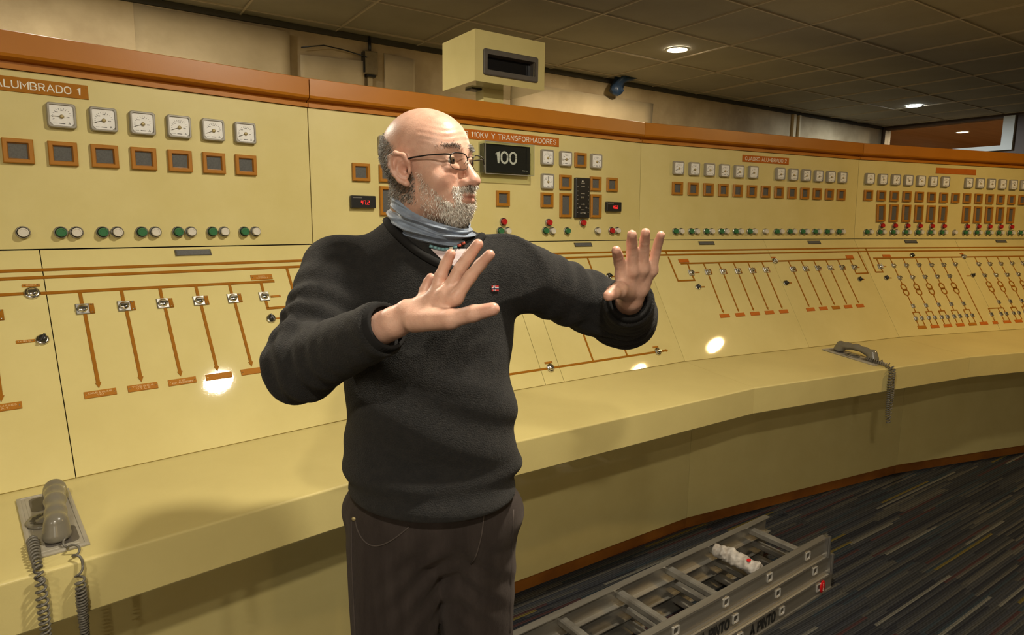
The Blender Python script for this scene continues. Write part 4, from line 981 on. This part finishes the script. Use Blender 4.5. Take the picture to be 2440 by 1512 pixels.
# arms and hands (world coordinates)
RSH, REL, RWR = (-.360, 1.300, 1.392), (-.382, 1.134, 1.230), (-.186, .990, 1.335)
LSH, LEL, LWR = (-.012, 1.312, 1.396), (.252, 1.413, 1.285), (.224, 1.206, 1.352)
def lerp3(a, b, t): return tuple(a[i] + (b[i] - a[i]) * t for i in range(3))
def finger(p, mcp, tip, bend, rs):
    """three joints between the knuckle and the tip, bowed along bend"""
    mcp = np.array(mcp); tip = np.array(tip); bend = np.array(bend)
    pts = [mcp, mcp + (tip - mcp) * .46 + bend, mcp + (tip - mcp) * .75 + bend * .8, tip]
    d_ = chain(p, pts, rs, .004); ln = np.linalg.norm(tip - mcp); t = ((p - mcp.astype(np.float32)) @ ((tip - mcp) / ln).astype(np.float32)) / ln
    for j in (.06, .44, .74): d_ = d_ + .0007 * np.exp(-((t - j) / .018) ** 2)
    return d_
RF = [((-.1405, .9775, 1.3680), (-.1268, .9900, 1.4075), .0078), ((-.1200, .9690, 1.3790), (-.0945, .9760, 1.4450), .0088), ((-.1010, .9600, 1.3850), (-.0520, .9570, 1.4610), .0092), ((-.0850, .9490, 1.3810), (-.0335, .9330, 1.4470), .0088)]
LF = [((.1985, 1.1560, 1.3995), (.1795, 1.1120, 1.4470), .0090), ((.2165, 1.1520, 1.4095), (.2045, 1.1060, 1.4745), .0093), ((.2360, 1.1560, 1.4130), (.2290, 1.1110, 1.4780), .0090), ((.2545, 1.1650, 1.4090), (.2590, 1.1265, 1.4740), .0080)]
def hand_sdf(p, wr, F, thumb, bend, pn):
    """pn: palm normal (toward the viewer)"""
    d = None; wr = np.array(wr); pn = np.array(pn)
    for i, (m, t, r) in enumerate(F):
        f = finger(p, m, t, bend, [r * 1.18, r * 1.08, r * 1.0, r * .90])
        m_ = np.array(m)
        w0 = wr + (m_ - wr) * .12
        f2 = cap(p, w0, m_, .0165, r * 1.36)
        f = smin(f, f2, .008); d = f if d is None else smin(d, f, .0055)
    # pads of the palm
    c = thumb
    d = smin(d, chain(p, c[:2], [.0190, .0150], .006), .012)
    d = smin(d, chain(p, c[1:], [.0135, .0120, .0098][:len(c) - 1], .005), .006)
    hm = (np.array(F[0][0] if thumb is LTH else F[0][0]))
    pk = np.array(F[3][0]) if thumb is LTH else np.array(F[0][0])
    d = smin(d, ell(p, wr * .55 + pk * .45 + pn * .004, (.017, .017, .024)), .012)
    return d
RTH = [(-.1480, .9640, 1.3440), (-.0905, .9270, 1.3520), (-.0560, .9130, 1.3630), (-.0270, .9020, 1.3715)]
LTH = [(.2120, 1.1730, 1.3690), (.1900, 1.1290, 1.3760), (.1760, 1.1080, 1.3740), (.1660, 1.0920, 1.3700)]
def body_sdf(p):
    d = np.full(len(p), 9., np.float32)
    def part(mask_c, mask_r, fn, k):
        nonlocal d
        m = _n(p - np.asarray(mask_c, np.float32)) < mask_r
        if m.any(): d[m] = smin(d[m], fn(p[m]), k)
        # outside the ball keep a conservative distance
        o = ~m; d[o] = np.minimum(d[o], _n(p[o] - np.asarray(mask_c, np.float32)) - mask_r + .04)
    nb_ = (-.190, 1.345, 1.44)
    core = cap(p, to_world((0, -.025, -.065)), nb_, .060, .064)
    core = smin(core, ell(p, (-.185, 1.345, 1.24), (.135, .085, .20)), .06)
    core = smin(core, ell(p, (-.16, 1.285, .98), (.125, .085, .14)), .03)
    core = smin(core, cap(p, (-.30, 1.33, 1.385), (-.08, 1.33, 1.385), .045), .05)
    for a, b, c in ((RSH, REL, RWR), (LSH, LEL, LWR)):
        core = smin(core, cap(p, a, b, .046, .038), .03); core = smin(core, cap(p, b, c, .038, .0255), .02)
    for hx, kn in (((-.242, 1.262, .84), (-.233, 1.228, .48)), ((-.084, 1.287, .84), (-.065, 1.302, .48))):
        core = smin(core, cap(p, hx, kn, .066, .05), .01); core = smin(core, cap(p, kn, (kn[0] + .006, kn[1] + .015, .09), .048, .035), .02)
    d = core
    def sp_(fn, c, r, k):
        nonlocal d
        m = _n(p - np.asarray(c, np.float32)) < r
        if m.any(): d[m] = smin(d[m], fn(p[m]), k)
    sp_(lambda x: head_sdf(to_head(x)) * HS_, HC, .24, .02)
    sp_(lambda x: hand_sdf(x, RWR, RF, RTH, (-.002, .006, .001), (.2, -.9, -.2)), (-.10, .96, 1.39), .19, .012)
    sp_(lambda x: hand_sdf(x, LWR, LF, LTH, (.001, .007, .003), (0, -.9, .2)), (.22, 1.14, 1.41), .19, .012)
    return d
bv, bq = surface_net(body_sdf, (-.52, .84, .05), (.36, 1.52, 1.76), .0026)
bm = np_mesh('body', bv - BASE, bq)
# skin colouring that belongs to the skin: lips, nose, cheeks, ears, fingertips
q_ = to_head(bv); axq = np.abs(q_[:, 0]); inh = _n(bv - HC) < .2
g_ = lambda c, r: np.exp(-(((np.stack([axq, q_[:, 1], q_[:, 2]], 1) - np.array(c)) / np.array(r)) ** 2).sum(1)) * inh
colr = np.tile(np.array([[.69, .425, .325]], np.float32), (len(bv), 1))
def blend(w_, c):
    global colr
    w_ = np.clip(w_, 0, 1)[:, None]; colr = colr * (1 - w_) + np.array(c, np.float32) * w_
blend(.7 * g_((.0, .112, -.040), (.018, .02, .016)), (.56, .24, .18))
blend(.55 * g_((.040, .078, -.036), (.022, .03, .018)), (.58, .27, .20))
blend(.65 * g_((.082, .000, -.012), (.016, .03, .036)), (.56, .25, .18))
blend(.85 * g_((.0, .106, -.0745), (.021, .014, .0085)), (.42, .15, .12))
blend(.5 * g_((.033, .09, -.012), (.016, .02, .008)), (.50, .27, .20))
for F in (RF, LF):
    for (m, t, r) in F: blend(.5 * np.exp(-(_n(bv - np.array(t)) / .014) ** 2), (.62, .29, .22))
tw_ = np.array(RTH[-1]); blend(.5 * np.exp(-(_n(bv - tw_) / .018) ** 2), (.62, .29, .22)); blend(.5 * np.exp(-(_n(bv - np.array(LTH[-1])) / .018) ** 2), (.62, .29, .22))
# stubble shade under hair and beard
hairline = lambda q_: np.clip((.024 - .62 * q_[:, 1] - q_[:, 2]) / .012, 0, 1) * np.clip((.016 - q_[:, 1]) / .010, 0, 1) * np.clip((q_[:, 2] + .085) / .02, 0, 1)
def beardmask(q_):
    ax_ = np.abs(q_[:, 0]); y, z = q_[:, 1], q_[:, 2]
    line = -.014 - 1.15 * (y - .026)
    m = np.clip((line - z) / .010, 0, 1) * np.clip((y - .018) / .010, 0, 1) * np.clip((z + .150) / .02, 0, 1)
    mou = np.clip((.036 - ax_) / .006, 0, 1) * np.clip((y - .075) / .01, 0, 1) * np.clip((-.049 - z) / .006, 0, 1)
    m = np.maximum(m, mou)
    lips = (ax_ < .0225) & (z < -.0635) & (z > -.0855) & (y > .07)
    return np.where(lips, 0, m)
hm = hairline(q_) * inh * (1 - np.clip(g_((.082, .000, -.012), (.013, .027, .038)) * 5, 0, 1)); bd = beardmask(q_) * inh
blend(hm * .55, (.20, .17, .15)); blend(bd * .25, (.50, .39, .33))
at = bm.color_attributes.new('skin', 'FLOAT_COLOR', 'POINT'); at.data.foreach_set('color', np.concatenate([colr, np.ones((len(colr), 1), np.float32)], 1).astype(np.float32).ravel())
M['skin'] = mat('skin', (.6, .36, .26), .42, spec=.45, attr='skin', var=(.86, .80, .78), vscale=55, bump=.12, bscale=420, sub=.12)
body = link('body', bm, M['skin'], man)
# ---- hair and beard as fine strands
def strands(name, wmask, n, ln, down, cols, seed, width=.00035, curl=.3):
    r = np.random.default_rng(seed); w_ = np.clip(wmask, 0, None); idx = r.choice(len(bv), n, p=w_ / w_.sum())
    nor = np.zeros((len(bv), 3), np.float32); bm.vertices.foreach_get('normal', (buf := np.zeros(len(bv) * 3, np.float32))); nor = buf.reshape(-1, 3)
    P = bv[idx] + r.normal(size=(n, 3)).astype(np.float32) * .0007; N = nor[idx]
    D = N * .55 + np.asarray(down)[idx] + r.normal(size=(n, 3)) * curl; D /= np.linalg.norm(D, axis=1)[:, None]
    L = ln * (.5 + r.random((n, 1))); T = np.cross(D, N + r.normal(size=(n, 3)) * .2); T /= np.linalg.norm(T, axis=1)[:, None] + 1e-6
    P2 = P + D * L * .55; D2 = D - N * .45; P3 = P2 + D2 * L * .45
    W_ = width * (.7 + .6 * r.random((n, 1)))
    vs_ = np.stack([P - T * W_, P + T * W_, P2 + T * W_ * .8, P2 - T * W_ * .8, P3], 1).reshape(-1, 3) - BASE
    b = np.arange(n) * 5
    me = bpy.data.meshes.new(name); fs = [(a, a + 1, a + 2, a + 3) for a in b.tolist()] + [(a + 3, a + 2, a + 4) for a in b.tolist()]
    me.from_pydata(vs_.tolist(), [], fs); ci = r.integers(0, len(cols), n); me.polygons.foreach_set('material_index', np.concatenate([ci, ci])); me.update()
    for c in cols: me.materials.append(c)
    o = link(name, me, None, man); o['kind'] = 'stuff'
    return o
hg = [mat('hair_grey', (.16, .145, .125), .5), mat('hair_dark', (.075, .066, .056), .5), mat('hair_light', (.36, .335, .30), .5)]
bg = [mat('beard_white', (.80, .76, .70), .5), mat('beard_grey', (.58, .53, .47), .5), mat('beard_light', (.88, .85, .80), .5), mat('beard_brown', (.36, .28, .22), .5)]
dn = np.tile((-HF * .55 - HU * .75).astype(np.float32), (len(bv), 1))
strands('hair', hm, 14000, .0065, dn, hg, 1)
dnb = np.tile((-HU * .95 + HF * .12).astype(np.float32), (len(bv), 1))
chin = np.clip((q_[:, 1] - .056) / .022, 0, 1)
strands('beard', bd * chin, 5600, .0085, dnb, bg, 2, .0004, .38)
strands('beard', bd * (1 - chin), 1700, .0062, dnb, bg, 4, .0003, .38)
ebm = np.exp(-((axq - .032) / .019) ** 4 - ((q_[:, 2] - .0255 - .0035 * np.cos((axq - .03) * 60)) / .0042) ** 2) * (q_[:, 1] > .06) * inh
strands('eyebrows', ebm, 1100, .0065, (np.sign(q_[:, :1]) * HL * .8 + HU * .15 + HF * .2).astype(np.float32), hg, 3, .0003, .2)
# ---- eyes
def eye_me():
    vs_, fs, mi = [], [], []; n, m_ = 20, 14
    for j in range(m_ + 1):
        a = math.pi * j / m_
        for i in range(n): vs_.append((.0128 * math.sin(a) * math.cos(2 * math.pi * i / n), .0128 * math.cos(a), .0128 * math.sin(a) * math.sin(2 * math.pi * i / n)))
    for j in range(m_):
        for i in range(n):
            k = (i + 1) % n; fs.append((j * n + i, j * n + k, (j + 1) * n + k, (j + 1) * n + i)); mi.append(2 if j < 1 else 1 if j < 3 else 0)
    return mesh('eye', vs_, fs, True, mi)
EY = eye_me(); [EY.materials.append(m) for m in (mat('eye_white', (.62, .58, .54), .15), mat('iris', (.10, .065, .04), .15), mat('pupil', (.01, .01, .01), .1))]
HM4 = Matrix([[*(HR[i] * HS_).tolist(), float(HC[i] - BASE[i])] for i in range(3)] + [[0, 0, 0, 1]])
for s in (-1, 1):
    o = link('eye', EY, None, man); o.matrix_local = HM4 @ Matrix.Translation((s * .033, .0800, -.001)) @ Matrix.Rotation(.10, 4, 'Z')
# ---- glasses (in head coordinates)
gl = empty('glasses'); gl.parent = man; gl.matrix_local = HM4
M['gframe'] = mat('spectacle_frame', (.03, .026, .024), .3, metal=.6)
def lens_outline(s, n=28, sc=1.0):
    out = []
    for k in range(n):
        a = 2 * math.pi * k / n; c, s_ = math.cos(a), math.sin(a)
        x = .0255 * sc * (abs(c) ** .62) * (1 if c > 0 else -1); z = .0165 * sc * (abs(s_) ** .62) * (1 if s_ > 0 else -1)
        z -= .0012 * (x / .0255) ** 2 * (1 if s_ > 0 else 0)
        xx = .0345 + x; out.append(V((s * xx, .1095 - .16 * max(0, xx - .018) - .06 * max(0, z) * 0, -.004 + z)))
    return out
for s in (-1, 1):
    ol = lens_outline(s)
    up_ = [p_ for p_ in ol]
    MB().tube(up_ + [up_[0]], [(.0013 if p_.z > 0 else .0006) for p_ in up_ + [up_[0]]], 6).build('rim', M['gframe'], gl)
    c = V((s * .0345, .1068, -.004)); inner = lens_outline(s, 28, .97)
    mb = MB().loop_stack([inner, [p_ + V((0, .0012, 0)) for p_ in inner]], smooth=False); mb.build('lens', M['lens'], gl)
    hinge = V((s * .061, .1025, .008))
    MB().tube([V((s * .0585, .1033, .007)), hinge, V((s * .0665, .095, .0085)), V((s * .074, .060, .009)), V((s * .0795, .026, .007)), V((s * .0815, .004, .003)), V((s * .080, -.014, -.010)), V((s * .077, -.023, -.024))], [.0015, .0018, .0016, .0014, .0017, .0019, .0019, .0014], 6).build('temple', M['gframe'], gl)
    MB().tube([V((s * .0095, .108, .0)), V((s * .0095, .104, -.004)), V((s * .0105, .1005, -.008))], .0007, 5).build('nose_pad', M['steel'], gl)
MB().tube([V((.0095, .1095, .004)), V((.005, .1125, .0065)), V((-.005, .1125, .0065)), V((-.0095, .1095, .004))], .0012, 6).build('bridge', M['gframe'], gl)

# ---- sweater
def sleeve(p, sh, el_, wr, seed, rr, end=.90):
    sh, el_, wr = map(lambda a: np.array(a, np.float32), (sh, el_, wr)); we = el_ + (wr - el_) * end
    d = cap(p, sh, el_, rr[0], rr[1]); d = smin(d, cap(p, el_, wr, rr[1], rr[2]), .03)
    # folds gather at the elbow
    w1 = np.exp(-(_n(p - el_) / .10) ** 2)
    t1 = (p - el_) @ ((wr - el_) / np.linalg.norm(wr - el_)); t2_ = (p - el_) @ ((sh - el_) / np.linalg.norm(sh - el_))
    f = np.sin(t1 * 150 + 2.2 * wav(p, seed, 22, 3)) * .0062 * w1 + np.sin(t2_ * 120 + 2.2 * wav(p, seed + 1, 18, 3)) * .0050 * np.exp(-(_n(p - el_ * .6 - sh * .4) / .10) ** 2)
    w2 = np.exp(-(_n(p - we) / .06) ** 2); f = f + np.sin(t1 * 130 + 1.5 * wav(p, seed + 2, 25, 3)) * .003 * w2
    pl = (p - we) @ ((wr - el_) / np.linalg.norm(wr - el_))
    return np.maximum(d + f, pl)
NB = np.array([-.185, 1.335, 1.462], np.float32)
def sweater_sdf(p):
    d = ell(p, (-.183, 1.318, 1.285), (.188, .128, .215))
    d = smin(d, ell(p, (-.160, 1.268, 1.065), (.178, .142, .210)), .07)
    d = smin(d, cap(p, (-.345, 1.325, 1.385), (-.025, 1.325, 1.388), .062, .062), .05)
    d = smin(d, cap(p, (-.185, 1.345, 1.40), (-.185, 1.345, 1.455), .095, .072), .05)
    d = smin(d, ell(p, (-.156, 1.262, .965), (.180, .146, .10)), .04)
    # hem bulge and its lower edge
    f = .0075 * wav(p * np.array([1, 1, .55], np.float32), 31, 17, 4) * np.clip((1.36 - p[:, 2]) / .2, 0, 1)
    diag = (p[:, 0] * .55 + p[:, 2] * .83); f = f + .0068 * np.sin(diag * 52 + 2.5 * wav(p, 77, 9, 3)) * np.clip((1.30 - p[:, 2]) / .25, 0, 1)
    f = f + .006 * np.sin((p[:, 2] - .955) * 95 + .8 * np.sin(p[:, 0] * 9)) * np.exp(-((p[:, 2] - .975) / .045) ** 2)
    d = d + f
    a = sleeve(p, RSH, REL, RWR, 5, (.068, .061, .043), .90); b = sleeve(p, LSH, LEL, LWR, 15, (.070, .064, .046), .86)
    d = smin(d, a, .035); d = smin(d, b, .035)
    hem = .945 + .016 * np.clip((p[:, 1] - 1.2) / .15, -1, 1) - p[:, 2]
    d = smax(d, hem, .010)
    # neck opening: a V at the front
    qn = p - NB; 
    return d * .82
sv, sq = surface_net(sweater_sdf, (-.52, .90, .88), (.40, 1.56, 1.56), .0042)
M['knit'] = mat('charcoal_knit', (.0125, .0125, .013), .9, spec=.25, var=(.0195, .0185, .018), vscale=60, bump=.8, bscale=420)
M['knit'].node_tree.nodes['Principled BSDF'].inputs['Sheen Weight'].default_value = .18
M['knit'].node_tree.nodes['Principled BSDF'].inputs['Sheen Tint'].default_value = (.35, .33, .31, 1)
sweater = link('sweater', np_mesh('sweater', sv - BASE, sq), M['knit'], man)
def rib_mat():
    m = mat('ribbed_knit', (.0125, .012, .012), .9, spec=.2)
    return m
M['rib'] = rib_mat()
from mathutils.bvhtree import BVHTree
SB = BVHTree.FromPolygons([tuple(v) for v in sv.tolist()], [tuple(q) for q in sq.tolist()])
def cast(p_, d_):
    h = SB.ray_cast(V(p_), V(d_).normalized()); return h[0], h[1]
# cuffs: short ribbed tubes at the wrists
def cuff(el_, wr, t0, t1, r0_, r1_):
    el_, wr = V(el_), V(wr); d = (wr - el_).normalized(); up = d.orthogonal().normalized(); sd = d.cross(up); L_ = []
    N_ = 84
    for t, r, rb in ((t0 - .02, r0_ - .006, 0), (t0, r0_, .0006), (t0 + (t1 - t0) * .5, (r0_ + r1_) / 2 + .0005, .0008), (t1 - .01, r1_ + .001, .0008), (t1, r1_ - .002, .0006), (t1 - .01, r1_ - .006, 0)):
        c = el_.lerp(wr, t); L_.append([c + (up * math.cos(2 * math.pi * i / N_) + sd * math.sin(2 * math.pi * i / N_)) * (r + rb * (1 if i % 2 else -1)) for i in range(N_)])
    L_ = [[p_ - V(BASE.tolist()) for p_ in l] for l in L_]
    MB().loop_stack(L_, smooth=True, cap0=False, cap1=False).build('cuff', M['rib'], man)
cuff(REL, RWR, .74, .955, .0455, .0385); cuff(LEL, LWR, .70, .93, .048, .040)
# V neckband lying on the sweater
def on_chest(x, z, off=.003):
    h, n = cast((x, .9, z), (0, 1, 0)); return (h - V((0, off, 0))) if h else None
# ---- neck gaiter: a gathered tube between chin and collar
top_c, bot_c = np.array(to_world((0, .006, -.098))), np.array([-.170, 1.310, 1.452])
L_ = []; NA, NR = 120, 44
for j in range(NR + 1):
    t = j / NR; c = top_c * (1 - t) + bot_c * t; ring = []
    tilt = .60 * (1 - t) + .30 * t                       # front hangs lower than the nape
    for i in range(NA):
        a = 2 * math.pi * i / NA; fwd, lat = math.cos(a), math.sin(a)
        rx = .068 + .008 * math.sin(math.pi * t); ry = .086 * (1 - t) + .083 * t
        fold = .0052 * math.sin(17 * t + 1.7 * math.sin(a * 1.0 + .6) + .8 * math.sin(2 * a + 1)) * math.sin(math.pi * min(1, t * 1.15)) + .003 * math.sin(31 * t + 2.6 * math.sin(a + 2) + 1.2 * math.sin(3 * a)) + .0016 * math.sin(9 * a + 14 * t)
        if t < .06: fold += -.006 * (1 - t / .06)
        r_ = 1 + fold / .07
        p_ = c + HL * (rx * lat * r_) + np.array([HF[0], HF[1], 0]) * (ry * fwd * r_) + np.array([0, 0, 1]) * (-tilt * ry * fwd * .62 + .02 * (1 - t) * (fwd < 0) * -fwd)
        ring.append(tuple(p_ - BASE))
    L_.append(ring)
M['gaiter'] = mat('grey_blue_stretch_cloth', (.13, .165, .235), .5, var=(.26, .32, .42), vscale=26, bump=.25, bscale=300, stretch=(1, 1, 2.2))
M['gaiter'].node_tree.nodes['Principled BSDF'].inputs['Sheen Weight'].default_value = .3
MB().loop_stack(L_, smooth=True, cap0=False, cap1=False).build('neck_gaiter', M['gaiter'], man)
# ---- shirt front, necklace
pts = []
for k in range(9):
    pass
M['shirt'] = mat('pale_striped_shirt', (.55, .50, .50), .8, var=(.42, .30, .32), vscale=140, stretch=(.2, .2, 4))
M['turq'] = mat('turquoise_bead', (.16, .32, .36), .3); M['coral'] = mat('coral_bead', (.45, .08, .05), .3)
a_ = on_chest(-.155, 1.438, .002); b_ = on_chest(-.095, 1.436, .002); c_ = on_chest(-.112, 1.400, .002)
if a_ and b_ and c_:
    B_ = V(BASE.tolist()); n_ = 10; vs_ = []; fs = []
    for j in range(n_ + 1):
        t = j / n_; z = 1.440 + (1.402 - 1.440) * t
        for i in range(9):
            u = i / 8; x = (-.157 + .042 * t) + (.062 * (1 - t) + .004) * u; h = on_chest(x, z, .0028); vs_.append(tuple((h or V((x, 1.2, z))) - B_))
    for j in range(n_):
        for i in range(8): a = j * 9 + i; fs.append((a, a + 1, a + 10, a + 9))
    link('shirt_front', mesh('shirt_front', vs_, fs, True), M['shirt'], man)
    # ribbed V neckband, two bands
    for side in (0, 1):
        pr = []
        for k in range(21):
            t = k / 20
            x = (-.255 + .143 * t) if side == 0 else (-.050 - .058 * t); z = (1.492 - .092 * t - .010 * math.sin(math.pi * t)) if side == 0 else (1.480 - .080 * t)
            h = on_chest(x, z, .003)
            if h: pr.append(h - B_)
        if len(pr) > 3: MB().tube(pr, .0085, 8).build('neckband', M['rib'], man)
for k in range(9):
    t = k / 8; x = -.156 + .060 * t; z = 1.4445 - .008 * math.sin(math.pi * t) + .006 * t
    h = on_chest(x, z, .006)
    if h:
        o = MB().tube([V((-.0034, 0, 0)), V((.0034, 0, 0))], .0032, 8).build('bead', M['coral'] if k in (7, 8) else (M['white'] if k == 5 else M['turq']), man)
        o.location = h - V(BASE.tolist()); o.rotation_euler = (0, .25 - .5 * t, 0)
# ---- flag patch on the chest
h, n = cast((-.034, .9, 1.3635), (0, 1, 0))
if h:
    zx = n if n.y < 0 else -n; xx = V((0, 0, 1)).cross(zx).normalized(); yy = zx.cross(xx)
    mp_ = Matrix.Translation(h - V(BASE.tolist()) + zx * .0008) @ Matrix((xx, yy, zx)).transposed().to_4x4()
    M['flag_red'] = mat('flag_red', (.45, .03, .03), .7); M['flag_white'] = mat('flag_white', (.7, .68, .66), .7); M['flag_blue'] = mat('flag_blue', (.02, .025, .08), .7)
    f_ = MB().box(-.0075, .0075, -.0055, .0055, 0, .0008, 0)
    f_.box(-.0075, .0075, -.0018, .0018, .0008, .0011, 1); f_.box(-.0038, -.0002, -.0055, .0055, .0008, .0011, 1)
    f_.box(-.0075, .0075, -.0008, .0008, .0011, .0013, 2); f_.box(-.0028, -.0012, -.0055, .0055, .0011, .0013, 2)
    o = f_.build('flag_patch', [M['flag_red'], M['flag_white'], M['flag_blue']], man); o.matrix_local = mp_
# ---- trousers
def trouser_sdf(p):
    d = ell(p, (-.162, 1.270, .890), (.190, .128, .115))
    lr = smin(cap(p, (-.240, 1.258, .83), (-.232, 1.225, .42), .103, .080), cap(p, (-.232, 1.225, .42), (-.222, 1.262, .05), .080, .070), .02)
    ll = smin(cap(p, (-.080, 1.285, .83), (-.064, 1.302, .42), .092, .072), cap(p, (-.064, 1.302, .42), (-.064, 1.296, .05), .072, .068), .02)
    d = smin(d, smin(lr, ll, .004), .015)
    f = .0070 * wav(p * np.array([1, 1, .45], np.float32), 51, 24, 5)
    cr_ = np.exp(-((p[:, 0] + .12) / .10) ** 2 - ((p[:, 2] - .77) / .09) ** 2)
    f = f + .0085 * cr_ * np.sin((p[:, 2] + .75 * np.abs(p[:, 0] + .10)) * 85 + 3.0 * wav(p, 61, 14, 3))
    d = smax(d + f, p[:, 2] - .99, .008); return np.maximum(d, .03 - p[:, 2]) * .85
tvv, tq = surface_net(trouser_sdf, (-.40, 1.06, .0), (.10, 1.45, 1.02), .0052)
def cord_mat():
    m = mat('brown_corduroy', (.024, .018, .016), .85, spec=.2, var=(.040, .031, .028), vscale=9, bump=.35, bscale=260, stretch=(4, 4, .4))
    b = m.node_tree.nodes['Principled BSDF']; b.inputs['Sheen Weight'].default_value = .15; b.inputs['Sheen Tint'].default_value = (.5, .42, .38, 1); return m
M['corduroy'] = cord_mat()
trousers = link('trousers', np_mesh('trousers', tvv - BASE, tq), M['corduroy'], man)
TB = BVHTree.FromPolygons([tuple(v) for v in tvv.tolist()], [tuple(q) for q in tq.tolist()])
def on_tr(x, z, off=.001):
    h = TB.ray_cast(V((x, .6, z)), V((0, 1, 0)))[0]; return (h - V((0, off, 0)) - V(BASE.tolist())) if h else None
M['seam'] = mat('seam_thread', (.060, .046, .040), .8)
def seam(name, pts, r=.0016):
    P_ = [on_tr(x, z) for x, z in pts]; P_ = [p_ for p_ in P_ if p_ is not None]
    if len(P_) > 2: MB().tube(P_, r, 6).build(name, M['seam'], man)
seam('pocket_edge', [(-.305 + .115 * t, .905 - .040 * math.sin(math.pi * (t ** .7)) + .012 * t) for t in np.linspace(0, 1, 22)])
seam('fly_seam', [(-.050 - .004 * t - .022 * t * t, .930 - .115 * t) for t in np.linspace(0, 1, 16)])
seam('side_seam', [(-.315 + .01 * t, .90 - .30 * t) for t in np.linspace(0, 1, 20)], .0012)
seam('side_seam', [(.008 - .004 * t, .92 - .30 * t) for t in np.linspace(0, 1, 20)], .0012)
h = on_tr(-.308, .908, .002)
if h is not None: 
    o = MB().lathe((0, 0), [(.0042, 0), (.0042, .002), (.002, .003)], 12, smooth=True).build('rivet', M['hub'], man); o.location = h; o.rotation_euler = (math.pi / 2, 0, 0)
# shoes
def shoe_sdf(p):
    d = ell(p, (0, -.02, .035), (.046, .060, .045)); d = smin(d, ell(p, (0, -.125, .028), (.050, .095, .036)), .04); d = smin(d, cap(p, (0, 0, .05), (0, .005, .10), .045, .042), .03)
    return np.maximum(d, .001 - p[:, 2])
hv2, hq2 = surface_net(shoe_sdf, (-.08, -.26, -.02), (.08, .08, .16), .006)
SHM = withm(np_mesh('shoe', hv2, hq2), 'black')
for x, y in ((-.222, 1.262), (-.064, 1.296)): link('shoe', SHM, None, man, (x - BASE[0], y - BASE[1], 0))
